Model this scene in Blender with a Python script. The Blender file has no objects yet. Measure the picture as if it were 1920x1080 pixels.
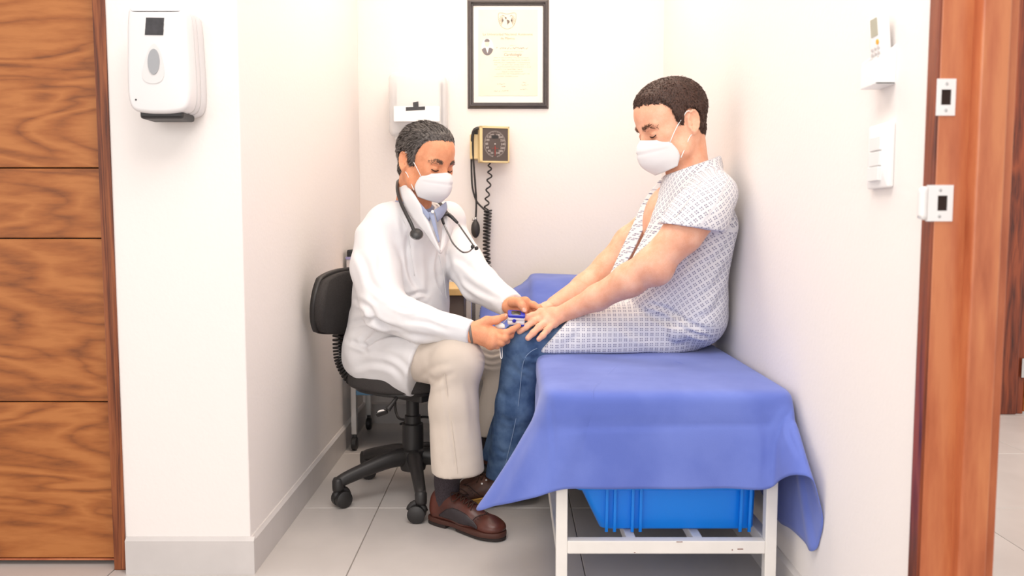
import bpy, bmesh, math, random
import numpy as np
from mathutils import Vector, Matrix

random.seed(7)
rng = np.random.default_rng(7)
scene = bpy.context.scene
col = scene.collection
PI = math.pi

# ------------------------------------------------------------ camera
H = 0.88                      # lens height above the floor
FPX = 1527.0                  # focal length for a 1920 px wide frame
PITCH = math.atan(0.0786)
cam_d = bpy.data.cameras.new('camera')
cam = bpy.data.objects.new('camera', cam_d)
col.objects.link(cam)
cam_d.sensor_width = 36.0
cam_d.lens = FPX / 1920 * 36.0
cam.location = (0, 0, H)
cam.rotation_euler = (PI / 2 - PITCH, 0, 0)
cam_d.clip_start = 0.02
cam_d.dof.use_dof = True
cam_d.dof.focus_distance = 2.4
cam_d.dof.aperture_fstop = 4.0
scene.camera = cam

# ------------------------------------------------------------ light
world = bpy.data.worlds.new('world')
scene.world = world
world.use_nodes = True
bg = world.node_tree.nodes['Background']
bg.inputs[0].default_value = (1.0, 0.955, 0.92, 1)
bg.inputs[1].default_value = 1.15


def area(name, loc, rot, sx, sy, power, color):
    l = bpy.data.lights.new(name, 'AREA')
    l.shape = 'RECTANGLE'
    l.size, l.size_y = sx, sy
    l.energy = power
    l.color = color
    o = bpy.data.objects.new(name, l)
    o.location = loc
    o.rotation_euler = rot
    col.objects.link(o)
    return o


area('ceiling_lamp_alcove', (0.0, 2.75, 2.42), (0, 0, 0), 0.8, 0.8, 17, (1.0, 0.86, 0.72))
area('ceiling_lamp_room', (-0.1, 0.9, 2.42), (0, 0, 0), 1.2, 1.2, 30, (1.0, 0.95, 0.90))
area('ceiling_lamp_hall', (2.2, 2.4, 2.42), (0, 0, 0), 1.0, 1.0, 34, (1.0, 0.93, 0.87))
area('window_light', (-0.9, -2.2, 1.7), (math.radians(80), 0, math.radians(-14)), 2.2, 1.6, 38, (1.0, 0.96, 0.93))

vs = scene.view_settings
vs.view_transform = 'Standard'
vs.look = 'None'
vs.gamma = 1.0
vs.use_curve_mapping = False
vs.exposure = 0.02

# ------------------------------------------------------------ helpers
SP, CP = math.sin(PITCH), math.cos(PITCH)


def at(u, v, Y):
    """photo pixel + distance into the room -> point in the room"""
    a = (u - 960) / FPX
    b = -(v - 540) / FPX
    dy = CP + b * SP
    dz = -SP + b * CP
    t = Y / dy
    return np.array((a * t, Y, H + dz * t))


def zat(v, Y):
    return at(960, v, Y)[2]


def xat(u, v, Y):
    return at(u, v, Y)[0]


def V3(*a):
    return np.array(a, dtype=float)


def unit(a):
    a = np.asarray(a, float)
    return a / (np.linalg.norm(a) + 1e-12)


def cr(pts, n, closed=False):
    """Catmull-Rom resample to n points"""
    P = np.asarray(pts, float)
    if P.ndim == 1:
        P = P[:, None]
    m = len(P)
    if closed:
        t = np.linspace(0, m, n, endpoint=False)
        i = np.floor(t).astype(int)
        f = (t - i)[:, None]
        g = lambda k: P[(i + k) % m]
    else:
        t = np.linspace(0, m - 1, n)
        i = np.minimum(np.floor(t).astype(int), m - 2)
        f = (t - i)[:, None]
        E = np.vstack([2 * P[0] - P[1], P, 2 * P[-1] - P[-2]])
        g = lambda k: E[i + k + 1]
    p0, p1, p2, p3 = g(-1), g(0), g(1), g(2)
    return 0.5 * (2 * p1 + (p2 - p0) * f + (2 * p0 - 5 * p1 + 4 * p2 - p3) * f ** 2 + (3 * p1 - p0 - 3 * p2 + p3) * f ** 3)


def join(*ms):
    vs_, fs_ = [], []
    o = 0
    for v, f in ms:
        vs_ += [tuple(p) for p in v]
        fs_ += [tuple(i + o for i in q) for q in f]
        o += len(v)
    return vs_, fs_


def xf(m, M):
    v, f = m
    M = np.array(M)
    a = np.asarray(v, float)
    return (a @ M[:3, :3].T + M[:3, 3], f)


def s_box(lo, hi, bev=0.0, seg=2):
    bm = bmesh.new()
    bmesh.ops.create_cube(bm, size=1)
    c = [(lo[i] + hi[i]) / 2 for i in range(3)]
    s = [abs(hi[i] - lo[i]) for i in range(3)]
    for v in bm.verts:
        v.co = Vector([c[i] + v.co[i] * s[i] for i in range(3)])
    if bev:
        bmesh.ops.bevel(bm, geom=bm.edges[:], offset=min(bev, min(s) * .49), segments=seg, profile=.5, affect='EDGES')
    return bm_out(bm)


def bm_out(bm):
    bm.verts.index_update()
    v = [tuple(x.co) for x in bm.verts]
    f = [tuple(x.index for x in q.verts) for q in bm.faces]
    bm.free()
    return v, f


def s_tube(pts, r, n=10, samples=None, caps=True, closed=False, flat=None):
    """swept tube; r scalar or list per control point; flat=(axis, factor) squashes the section"""
    P = cr(pts, samples, closed) if samples else np.asarray(pts, float)
    m = len(P)
    if np.isscalar(r):
        R = np.full(m, r)
    else:
        R = cr(r, m)[:, 0] if len(r) != m else np.asarray(r, float)
    T = np.gradient(P, axis=0) if not closed else np.roll(P, -1, 0) - np.roll(P, 1, 0)
    T /= np.linalg.norm(T, axis=1)[:, None] + 1e-12
    a = np.array((0, 0, 1.0)) if abs(T[0][2]) < .9 else np.array((1.0, 0, 0))
    N = unit(np.cross(T[0], a))
    vs_, fs_ = [], []
    for i in range(m):
        N = N - T[i] * N.dot(T[i])
        N = unit(N)
        B = np.cross(T[i], N)
        for k in range(n):
            an = 2 * PI * k / n
            o = (N * math.cos(an) + B * math.sin(an)) * R[i]
            if flat is not None:
                ax = unit(flat[0])
                o = o - ax * o.dot(ax) * (1 - flat[1])
            vs_.append(P[i] + o)
    L = m if closed else m - 1
    for i in range(L):
        j = (i + 1) % m
        for k in range(n):
            k2 = (k + 1) % n
            fs_.append((i * n + k, i * n + k2, j * n + k2, j * n + k))
    if caps and not closed:
        fs_.append(tuple(range(n))[::-1])
        fs_.append(tuple((m - 1) * n + k for k in range(n)))
    return vs_, fs_


def s_lathe(prof, n=24, org=(0, 0, 0), axis=(0, 0, 1)):
    """profile (radius, height) turned about axis through org"""
    ax = unit(axis)
    a = np.array((1.0, 0, 0)) if abs(ax[0]) < .9 else np.array((0, 1.0, 0))
    e1 = unit(np.cross(ax, a))
    e2 = np.cross(ax, e1)
    vs_, fs_ = [], []
    for r, h in prof:
        for k in range(n):
            t = 2 * PI * k / n
            vs_.append(np.array(org) + ax * h + (e1 * math.cos(t) + e2 * math.sin(t)) * max(r, 1e-5))
    for i in range(len(prof) - 1):
        for k in range(n):
            k2 = (k + 1) % n
            fs_.append((i * n + k, i * n + k2, (i + 1) * n + k2, (i + 1) * n + k))
    fs_.append(tuple(range(n))[::-1])
    fs_.append(tuple((len(prof) - 1) * n + k for k in range(n)))
    return vs_, fs_


def s_prism(poly, org, ex, ey, ez, d0, d1, bev=0.0, seg=2):
    """2D outline (a,b) on axes ex,ey, extruded from d0 to d1 along ez"""
    org, ex, ey, ez = [np.asarray(q, float) for q in (org, ex, ey, ez)]
    bm = bmesh.new()
    lo = [bm.verts.new(Vector(org + ex * a + ey * b + ez * d0)) for a, b in poly]
    hi = [bm.verts.new(Vector(org + ex * a + ey * b + ez * d1)) for a, b in poly]
    n = len(poly)
    f0 = bm.faces.new(lo[::-1])
    f1 = bm.faces.new(hi)
    for i in range(n):
        j = (i + 1) % n
        bm.faces.new((lo[i], lo[j], hi[j], hi[i]))
    bmesh.ops.recalc_face_normals(bm, faces=bm.faces[:])
    if bev:
        es = [e for e in bm.edges if len(e.link_faces) == 2 and (f1 in e.link_faces or f0 in e.link_faces)]
        bmesh.ops.bevel(bm, geom=es, offset=bev, segments=seg, profile=.5, affect='EDGES')
    return bm_out(bm)


def rrect(w, h, r, n=6, cx=0, cy=0):
    out = []
    for sx, sy, a0 in ((1, 1, 0), (-1, 1, 90), (-1, -1, 180), (1, -1, 270)):
        for k in range(n + 1):
            a = math.radians(a0 + 90 * k / n)
            out.append((cx + sx * (w / 2 - r) + r * math.cos(a), cy + sy * (h / 2 - r) + r * math.sin(a)))
    return out


def ellipse(w, h, n=28, cx=0, cy=0):
    return [(cx + w / 2 * math.cos(2 * PI * k / n), cy + h / 2 * math.sin(2 * PI * k / n)) for k in range(n)]


def s_patch(ctrl, nu, nv, thick=0.0, fn=None):
    """smooth surface through a grid of control points, optionally with thickness"""
    C = np.asarray(ctrl, float)
    rows = np.stack([cr(C[i], nv) for i in range(C.shape[0])])
    G = np.stack([cr(rows[:, j], nu) for j in range(nv)], axis=1)
    if fn is not None:
        G = fn(G)
    return s_grid(G, thick)


def s_grid(G, thick=0.0):
    nu, nv = G.shape[:2]
    du = np.gradient(G, axis=0)
    dv = np.gradient(G, axis=1)
    N = np.cross(du, dv)
    N /= np.linalg.norm(N, axis=2)[..., None] + 1e-12
    q = lambda i, j: i * nv + j
    F = [(q(i, j), q(i + 1, j), q(i + 1, j + 1), q(i, j + 1)) for i in range(nu - 1) for j in range(nv - 1)]
    if not thick:
        return G.reshape(-1, 3), F
    A = (G + N * thick / 2).reshape(-1, 3)
    B = (G - N * thick / 2).reshape(-1, 3)
    n = nu * nv
    Fb = [tuple(i + n for i in f[::-1]) for f in F]
    rim = [q(i, 0) for i in range(nu)] + [q(nu - 1, j) for j in range(1, nv)] + [q(i, nv - 1) for i in range(nu - 2, -1, -1)] + [q(0, j) for j in range(nv - 2, 0, -1)]
    R = []
    for a in range(len(rim)):
        b = (a + 1) % len(rim)
        R.append((rim[b], rim[a], rim[a] + n, rim[b] + n))
    return np.vstack([A, B]), F + Fb + R


WORLD = {}


def obj(name, mesh, mat, parent=None, smooth=False, angle=None):
    """one mesh object from world-space geometry; a top-level object gets its origin at its base"""
    v, f = mesh
    v = np.asarray(v, float)
    if parent is None:
        lo, hi = v.min(0), v.max(0)
        org = np.array(((lo[0] + hi[0]) / 2, (lo[1] + hi[1]) / 2, lo[2]))
    else:
        org = WORLD[parent.name]
    me = bpy.data.meshes.new(name)
    me.from_pydata((v - org).tolist(), [], [tuple(int(i) for i in q) for q in f])
    bm = bmesh.new()
    bm.from_mesh(me)
    bmesh.ops.recalc_face_normals(bm, faces=bm.faces[:])
    bm.to_mesh(me)
    bm.free()
    o = bpy.data.objects.new(name, me)
    col.objects.link(o)
    if mat is not None:
        me.materials.append(mat)
    if parent is None:
        o.location = org
    else:
        o.parent = parent
    WORLD[o.name] = org
    if smooth or angle:
        me.polygons.foreach_set('use_smooth', [True] * len(me.polygons))
        if angle:
            me.set_sharp_from_angle(angle=math.radians(angle))
    return o


def tag(o, label=None, cat=None, group=None, kind=None):
    if label:
        o['label'] = label
    if cat:
        o['category'] = cat
    if group:
        o['group'] = group
    if kind:
        o['kind'] = kind
    return o


def thing(name, loc, label=None, cat=None, group=None, kind=None):
    o = bpy.data.objects.new(name, None)
    o.empty_display_size = .05
    col.objects.link(o)
    o.location = loc
    WORLD[o.name] = np.asarray(loc, float)
    return tag(o, label, cat, group, kind)


def s_text(s, size, org, ex, ey, ez, lift=0.0006, align='CENTER', shear=0.0, space=1.0):
    cu = bpy.data.curves.new('t', 'FONT')
    cu.body = s
    cu.size = size
    cu.align_x = align
    cu.align_y = 'CENTER'
    cu.shear = shear
    cu.space_character = space
    cu.resolution_u = 2
    cu.extrude = lift / 2
    o = bpy.data.objects.new('t', cu)
    col.objects.link(o)
    dg = bpy.context.evaluated_depsgraph_get()
    me = bpy.data.meshes.new_from_object(o.evaluated_get(dg))
    org, ex, ey, ez = [np.asarray(q, float) for q in (org, ex, ey, ez)]
    v = [org + ex * p.co.x + ey * p.co.y + ez * (p.co.z + lift / 2) for p in me.vertices]
    f = [tuple(q.vertices) for q in me.polygons]
    bpy.data.objects.remove(o)
    bpy.data.meshes.remove(me)
    bpy.data.curves.remove(cu)
    return v, f


# ------------------------------------------------------------ materials
def srgb(r, g, b):
    f = lambda c: (c / 255 / 12.92) if c / 255 <= .04045 else ((c / 255 + .055) / 1.055) ** 2.4
    return (f(r), f(g), f(b), 1)


class NT:
    def __init__(s, m):
        s.t = m.node_tree
        s.n = s.t.nodes
        s.b = s.n['Principled BSDF']

    def new(s, typ, **k):
        n = s.n.new(typ)
        for a, v in k.items():
            if a.startswith('i_'):
                key = a[2:]
                key = int(key) if key.isdigit() else key
                n.inputs[key].default_value = v
            else:
                setattr(n, a, v)
        return n

    def link(s, a, b):
        s.t.links.new(a, b)


def mat(name, c, rough=.5, metal=0.0, var=0.0, vscale=20, bump=0.0, bscale=200, spec=.5, alpha=1.0, trans=0.0, sss=0.0, c2=None, coat=0.0):
    m = bpy.data.materials.new(name)
    m.use_nodes = True
    q = NT(m)
    b = q.b
    b.inputs['Base Color'].default_value = c
    b.inputs['Roughness'].default_value = rough
    b.inputs['Metallic'].default_value = metal
    b.inputs['Specular IOR Level'].default_value = spec
    b.inputs['Alpha'].default_value = alpha
    b.inputs['Transmission Weight'].default_value = trans
    b.inputs['Coat Weight'].default_value = coat
    if sss:
        b.inputs['Subsurface Weight'].default_value = sss
        b.inputs['Subsurface Radius'].default_value = (.012, .004, .002)
        b.inputs['Subsurface Scale'].default_value = .5
    tc = q.new('ShaderNodeTexCoord')
    if var or c2:
        n = q.new('ShaderNodeTexNoise', i_Scale=vscale, i_Detail=4.0)
        q.link(tc.outputs['Object'], n.inputs['Vector'])
        r = q.new('ShaderNodeValToRGB')
        r.color_ramp.elements[0].position = .35
        r.color_ramp.elements[1].position = .65
        if c2 is None:
            c2 = tuple(min(1, x * (1 + var)) for x in c[:3]) + (1,)
            c = tuple(x * (1 - var) for x in c[:3]) + (1,)
        r.color_ramp.elements[0].color = c
        r.color_ramp.elements[1].color = c2
        q.link(n.outputs['Fac'], r.inputs['Fac'])
        q.link(r.outputs['Color'], b.inputs['Base Color'])
    if bump:
        n = q.new('ShaderNodeTexNoise', i_Scale=bscale, i_Detail=3.0)
        q.link(tc.outputs['Object'], n.inputs['Vector'])
        bp = q.new('ShaderNodeBump', i_Strength=bump, i_Distance=.002)
        q.link(n.outputs['Fac'], bp.inputs['Height'])
        q.link(bp.outputs['Normal'], b.inputs['Normal'])
    return m


def wood(name, dark, mid, light, grain='X', scale=1.0, rough=.35, dist=6.0, k=(1.2, 9, 9)):
    m = bpy.data.materials.new(name)
    m.use_nodes = True
    q = NT(m)
    tc = q.new('ShaderNodeTexCoord')
    geo = q.new('ShaderNodeObjectInfo')
    mp = q.new('ShaderNodeMapping')
    sc = {'X': (k[0], k[1], k[2]), 'Z': (k[1], k[2], k[0])}[grain]
    mp.inputs['Scale'].default_value = tuple(a * scale for a in sc)
    q.link(tc.outputs['Object'], mp.inputs['Vector'])
    add = q.new('ShaderNodeVectorMath', operation='ADD')
    cmb = q.new('ShaderNodeCombineXYZ')
    mul = q.new('ShaderNodeMath', operation='MULTIPLY')
    mul.inputs[1].default_value = 13.0
    q.link(geo.outputs['Random'], mul.inputs[0])
    q.link(mul.outputs[0], cmb.inputs[0])
    q.link(mul.outputs[0], cmb.inputs[2])
    q.link(mp.outputs[0], add.inputs[0])
    q.link(cmb.outputs[0], add.inputs[1])
    n1 = q.new('ShaderNodeTexNoise', i_Scale=1.1, i_Detail=3.0, i_Roughness=.5, i_Distortion=.8)
    q.link(add.outputs[0], n1.inputs['Vector'])
    w = q.new('ShaderNodeMath', operation='MULTIPLY')
    w.inputs[1].default_value = dist
    q.link(n1.outputs['Fac'], w.inputs[0])
    fr = q.new('ShaderNodeMath', operation='PINGPONG')
    fr.inputs[1].default_value = .5
    q.link(w.outputs[0], fr.inputs[0])
    n2 = q.new('ShaderNodeTexNoise', i_Scale=9.0, i_Detail=6.0, i_Roughness=.65)
    q.link(add.outputs[0], n2.inputs['Vector'])
    mx = q.new('ShaderNodeMath', operation='MULTIPLY_ADD')
    mx.inputs[1].default_value = 1.0
    q.link(fr.outputs[0], mx.inputs[0])
    q.link(n2.outputs['Fac'], mx.inputs[2])
    r = q.new('ShaderNodeValToRGB')
    e = r.color_ramp.elements
    e[0].position = .38
    e[0].color = dark
    e[1].position = 1.0
    e[1].color = light
    x = e.new(.68)
    x.color = mid
    q.link(mx.outputs[0], r.inputs['Fac'])
    q.link(r.outputs['Color'], q.b.inputs['Base Color'])
    q.b.inputs['Roughness'].default_value = rough
    bp = q.new('ShaderNodeBump', i_Strength=.12, i_Distance=.001)
    q.link(n2.outputs['Fac'], bp.inputs['Height'])
    q.link(bp.outputs['Normal'], q.b.inputs['Normal'])
    return m


M = {}
M['wall'] = mat('wall_paint', (.86, .815, .79, 1), .75, bump=.25, bscale=90)
M['ceil'] = mat('ceiling_paint', (.82, .80, .78, 1), .8)
M['base'] = mat('baseboard_tile', srgb(205, 200, 198), .35, var=.05, vscale=6)
M['grout'] = mat('grout', srgb(150, 142, 136), .8)
M['tile'] = mat('floor_tile', srgb(198, 192, 188), .28, var=.05, vscale=5, spec=.5)
M['door'] = wood('door_veneer', srgb(124, 68, 28), srgb(162, 94, 42), srgb(182, 114, 58), 'X', 1.0, .45, 9.0, (.9, 4, 5))
M['trimwood'] = wood('trim_wood', srgb(70, 30, 12), srgb(118, 58, 26), srgb(150, 84, 44), 'Z', 1.0, .4, 5.0, (.9, 22, 22))
M['jamb'] = wood('jamb_wood', srgb(166, 88, 54), srgb(188, 108, 70), srgb(204, 128, 84), 'Z', 1.0, .32, 4.0, (.8, 5, 5))
M['dkjamb'] = wood('far_frame_wood', srgb(66, 24, 12), srgb(112, 48, 24), srgb(140, 66, 34), 'Z', 1.0, .35, 5.0, (.9, 12, 12))
M['groove'] = mat('groove_dark', srgb(38, 20, 10), .8)
M['white'] = mat('white_plastic', (.86, .86, .86, 1), .28)
M['white2'] = mat('matt_white_plastic', (.80, .80, .80, 1), .4)
M['black'] = mat('black_plastic', (.018, .017, .018, 1), .42, bump=.08, bscale=300)
M['tape'] = mat('black_tape', (.035, .033, .038, 1), .45, var=.3, vscale=60)
M['chrome'] = mat('steel', (.62, .62, .62, 1), .25, 1.0)
M['greyplas'] = mat('smoky_plastic', (.34, .35, .37, 1), .2)
M['enamel'] = mat('white_enamel', (.83, .80, .76, 1), .32, c2=None, var=.03, vscale=14)
M['rust'] = mat('rust_chip', srgb(120, 62, 40), .8)

# ------------------------------------------------------------ the room
XL, XR = -0.66, 0.65          # alcove side walls
YP, YB = 2.0, 3.56             # pillar face, back wall
CZ = 2.45
floor = tag(obj('floor', s_box((-2.6, -3.2, -.08), (3.9, 4.4, -.004)), M['grout']), kind='structure')
tile_me = None
GX = [-1.616 + .6 * i for i in range(9)]
GY = [0.67 + .6 * i for i in range(6)]
for gx in GX:
    for gy in GY:
        if tile_me is None:
            t0 = obj('tile', s_box((gx + .0013, gy + .0013, -.012), (gx + .5987, gy + .5987, 0), .0012, 1), M['tile'], floor)
            tile_me = t0.data
            g0 = (gx, gy)
        else:
            t1 = t0.copy()
            col.objects.link(t1)
            t1.location = (gx - g0[0], gy - g0[1], 0)
tag(obj('ceiling', s_box((-2.6, -1.2, CZ), (3.9, 4.4, CZ + .1)), M['ceil']), kind='structure')
tag(obj('wall_back', s_box((-.977, YB, 0), (.755, YB + .12, CZ)), M['wall']), kind='structure')
tag(obj('wall_left', s_box((-.977, YP, 0), (XL, YB, CZ), .004), M['wall']), kind='structure')
tag(obj('wall_right', s_box((XR, 1.262, 0), (.755, YB, CZ)), M['wall']), kind='structure')
tag(obj('wall_hall', s_box((.755, 3.75, 0), (2.25, 3.87, CZ)), M['wall']), kind='structure')
tag(obj('door_light_backing', s_box((-2.6, 2.1, 0), (-.977, 2.2, CZ)), M['wall']), kind='structure')  # unseen backing added behind the left door against light leaking through


def s_base(p, q, n, h=.094, t=.012):
    """skirting from p to q (xy), n = outward normal"""
    p, q, n = [np.array((a[0], a[1], 0.0)) for a in (p, q, n)]
    d = q - p
    L = np.linalg.norm(d)
    return s_prism([(0, 0), (t, 0), (t, h - .008), (t * .35, h), (0, h)], p, n, (0, 0, 1), d / L, 0, L)


tag(obj('baseboard_left', s_base((XL, YP), (XL, YB), (1, 0)), M['base']), kind='structure')
tag(obj('baseboard_pillar', s_base((-.972, YP), (XL + .012, YP), (0, -1)), M['base']), kind='structure')
tag(obj('baseboard_back', s_base((XL + .012, YB), (XR - .012, YB), (0, -1)), M['base']), kind='structure')
tag(obj('baseboard_right', s_base((XR, 1.30), (XR, YB), (-1, 0)), M['base']), kind='structure')
tag(obj('baseboard_hall', s_base((.755, 3.75), (2.25, 3.75), (0, -1)), M['base']), kind='structure')

# wooden door on the left: horizontal veneer panels with dark grooves between
door = tag(obj('door_1', s_box((-2.0, 2.058, .012), (-1.016, 2.09, 2.1)), M['groove']), kind='structure')
zs = [zat(1046, 2.05), zat(753, 2.05), zat(447, 2.05), zat(315, 2.05), zat(9 - 300, 2.05), 2.1]
for z0, z1 in zip(zs[:-1], zs[1:]):
    obj('panel', s_box((-2.0, 2.048, z0 + .0016), (-1.016, 2.062, z1 - .0016), .0012, 1), M['door'], door)
obj('bottom_edge', s_box((-2.0, 2.046, .012), (-1.016, 2.062, zs[0] - .001), .001, 1), M['jamb'], door)
tag(obj('trim_1', join(s_box((-1.014, 2.012, 0), (-.985, 2.1, 2.15), .003), s_box((-.986, 1.996, .01), (-.976, 2.1, 2.15), .002)), M['trimwood']), kind='structure')

# door jamb that ends the right wall, with its strike plates
jamb = tag(obj('trim_2', s_box((.646, 1.252, 0), (.698, 1.266, 2.2), .002), M['jamb']), kind='structure')
obj('casing', s_box((.642, 1.2525, 0), (.6505, 1.282, 2.2), .0015), M['dkjamb'], jamb)  # darker wood colour here paints in the shade on the strip's side face
obj('door_stop', s_box((.694, 1.227, 0), (.737, 1.266, 2.2), .003), M['jamb'], jamb)
obj('casing', s_box((.739, 1.242, 0), (.757, 1.262, 2.2), .002), M['jamb'], jamb)


def strike(u0, u1, v0, v1, lip, label):
    Y = 1.252
    a, b = xat(u0, v0, Y), xat(u1, v0, Y)
    z0, z1 = zat(v1, Y), zat(v0, Y)
    cx, cz = (a + b) / 2, (z0 + z1) / 2
    w, h = b - a, z1 - z0
    t = thing('strike_plate', (cx, Y, z0), label, 'strike plate', 'strike plates on the right jamb')
    hw, hh = .0075, .0115
    fr = []
    ex, ey, ez = (1, 0, 0), (0, 0, 1), (0, -1, 0)
    ox = .004 if lip else 0
    for r in ((-w / 2, -h / 2, w / 2, -hh), (-w / 2, hh, w / 2, h / 2), (-w / 2, -hh, ox - hw, hh), (ox + hw, -hh, w / 2, hh)):
        fr.append(s_prism([(r[0], r[1]), (r[2], r[1]), (r[2], r[3]), (r[0], r[3])], (cx, Y, cz), ex, ey, ez, 0, .002))
    obj('plate', join(*fr), M['white'], t)
    obj('bolt_hole', s_prism([(ox - hw, -hh), (ox + hw, -hh), (ox + hw, hh), (ox - hw, hh)], (cx, Y, cz), ex, ey, ez, .0001, .0006), M['groove'], t)
    for s in (-1, 1):
        obj('screw', s_lathe([(.0026, 0), (.0024, .0006), (0, .0011)], 12, (cx, Y - .002, cz + s * h * .36), (0, -1, 0)), M['chrome'], t)
    if lip:
        pts = []
        L = [[(a + .001, Y - .0015, cz + s * h * .46), (a - .005, Y - .003, cz + s * h * .46), (a - .0075, Y + .000, cz + s * h * .44), (a - .008, Y + .008, cz + s * h * .40)] for s in (-1, -.33, .33, 1)]
        obj('lip', s_patch(L, 8, 10, .0018), M['white'], t, smooth=True)


strike(1757, 1792, 148, 217, False, 'plain white strike plate high on the wooden door jamb')
strike(1738, 1787, 347, 415, True, 'white strike plate with curved lip below the plain one')

# the doorway in the room beyond
tag(obj('trim_3', join(s_box((2.25, 3.715, 0), (2.335, 3.80, 2.3), .004), s_box((2.33, 3.73, 0), (2.375, 3.87, 2.3), .003)), M['dkjamb']), kind='structure')
d2 = tag(obj('door_2', s_box((2.375, 3.735, .01), (3.3, 3.765, 2.2)), M['groove']), kind='structure')
zz = [.01, .52, 1.03, 1.25, 1.76, 2.2]
for z0, z1 in zip(zz[:-1], zz[1:]):
    obj('panel', s_box((2.375, 3.725, z0 + .002), (3.3, 3.74, z1 - .002), .0015, 1), M['door'], d2)
for zc in (zat(690, 3.72), zat(410, 3.72)):
    h_ = obj('hinge', join(s_box((2.352, 3.716, zc - .045), (2.378, 3.724, zc + .045), .001), s_lathe([(.005, -.046), (.005, .046)], 10, (2.377, 3.712, zc))), M['chrome'], d2)
tag(obj('wall_hall_side', s_box((3.3, 3.75, 0), (3.9, 3.87, CZ)), M['wall']), kind='structure')

# ------------------------------------------------------------ soap dispenser
YF = 1.895
zt, zb = zat(20, YF), zat(208, YF)
x0, x1 = xat(237, 110, YF), xat(353, 110, YF)
cx, w, h = (x0 + x1) / 2, x1 - x0, zt - zb
soap = thing('soap_dispenser', (cx, YP, zb), 'white wall soap dispenser with black tape on its front', 'dispenser')


def soap_outline(s, top, ww=1.0):
    pts = []
    ctl = [(-.46, .5), (-.30, .535), (0, .545), (.30, .535), (.46, .5), (.5, .1), (.515, -.25), (.49, -.42), (.40, -.5), (.2, -.525), (0, -.53), (-.2, -.525), (-.40, -.5), (-.49, -.42), (-.515, -.25), (-.5, .1)]
    c = cr(ctl, 64, True)
    return [(a * w * s * ww, b * h * s) for a, b in c]


EX, EZ, NY = (1, 0, 0), (0, 0, 1), (0, -1, 0)
cz = (zt + zb) / 2
M['soapwhite'] = mat('dispenser_white', (.76, .745, .75, 1), .3)
M['soapgrey'] = mat('dispenser_back', (.70, .68, .68, 1), .35)
obj('back_shell', s_prism(soap_outline(1.0, 0), (cx, YP, cz), EX, EZ, NY, 0, .035, .004), M['soapgrey'], soap, angle=40)
obj('middle_shell', s_prism(soap_outline(.985, 0), (cx, YP, cz), EX, EZ, NY, .035, .056, .002), M['soapgrey'], soap, angle=40)
obj('front_cover', s_prism(soap_outline(.99, 0), (cx, YP, cz), EX, EZ, NY, .056, .105, .009, 4), M['soapwhite'], soap, angle=50)


def on_front(u, v):
    p = at(u, v, YF)
    return p[0] - cx, p[2] - cz


def px_poly(pts, Y, d, n=NY, org=(0, 0, 0)):
    q = [at(u, v, Y) for u, v in pts]
    return s_prism([(p[0], p[2]) for p in q], (0, Y, 0), EX, EZ, n, 0, d)


for k, (v0, v1) in enumerate(((33, 44), (43.5, 55), (54.5, 66))):
    obj('tape_strip', px_poly([(274 - k * .7, v0), (308 - k * .5, v0 + .5), (307 - k * .5, v1), (273.4 - k * .7, v1 - .5)], YF, .0008 + .0003 * k), M['tape'], soap)
tear = cr([(289, 82), (299, 94), (307, 125), (307, 145), (300, 154), (288, 157), (275, 154), (268, 145), (269, 125), (279, 94)], 48, True)
obj('window_surround', px_poly(tear, YF, .0016), M['soapgrey'], soap, angle=40)
obj('window_lens', px_poly([(289 + 11 * math.cos(a), 116 + 24 * math.sin(a)) for a in np.linspace(0, 2 * PI, 32, endpoint=False)], YF, .0035), M['greyplas'], soap, angle=40)
obj('sensor', px_poly([(255 + 1.6 * math.cos(a), 187 + 1.8 * math.sin(a)) for a in np.linspace(0, 2 * PI, 10, endpoint=False)], YF, .001), M['black'], soap)
obj('nozzle_tray', s_box((cx - .05, YP - .095, zb - .016), (cx + .05, YP - .02, zb + .004), .006), M['black'], soap)

# ------------------------------------------------------------ paper towel dispenser
M['haze'] = mat('translucent_plastic', (.86, .86, .88, 1), .3, trans=0.0, alpha=.42)
M['paper'] = mat('paper', (.86, .85, .83, 1), .9)
YD = 3.42
x0, x1 = xat(727, 200, YD), xat(836, 200, YD)
zt, zb = zat(134, YD), zat(256, YD)
cx = (x0 + x1) / 2
tow = thing('paper_towel_dispenser', (cx, YB, zb), 'white translucent paper towel dispenser with black tape cross', 'dispenser')
obj('back_plate', s_prism(rrect(x1 - x0, zt - zb, .02, 6), (cx, YB, (zt + zb) / 2), EX, EZ, NY, 0, .012, .003), M['white2'], tow, angle=40)
obj('cover', s_prism(rrect(x1 - x0, zt - zb, .028, 6), (cx, YB, (zt + zb) / 2), EX, EZ, NY, .012, .135, .022, 4), M['haze'], tow, angle=60)
obj('paper_stack', s_box((xat(742, 200, YD), YB - .118, zat(230, YD)), (xat(822, 200, YD), YB - .015, zat(146, YD)), .004), M['paper'], tow)
obj('front_label', s_prism(rrect(xat(824, 200, YD) - xat(738, 200, YD), zat(199, YD) - zat(228, YD), .004), (cx, YD, (zat(199, YD) + zat(228, YD)) / 2), EX, EZ, NY, .005, .007), M['white'], tow)
obj('chute', s_box((xat(738, 258, YD), YB - .10, zb - .014), (xat(826, 258, YD), YB - .01, zb + .004), .004), M['white2'], tow)
obj('paper_sheet', s_box((xat(745, 262, YD), YB - .07, zb - .026), (xat(818, 262, YD), YB - .064, zb), .001), M['paper'], tow)
obj('tape_strip', px_poly([(761, 201), (797, 199.5), (797, 206), (761, 208)], YD - .0072, .0006), M['tape'], tow)
obj('tape_strip', px_poly([(774, 192), (784.5, 190), (785, 200.5), (775, 202)], YD - .0072, .0009), M['tape'], tow)

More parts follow.
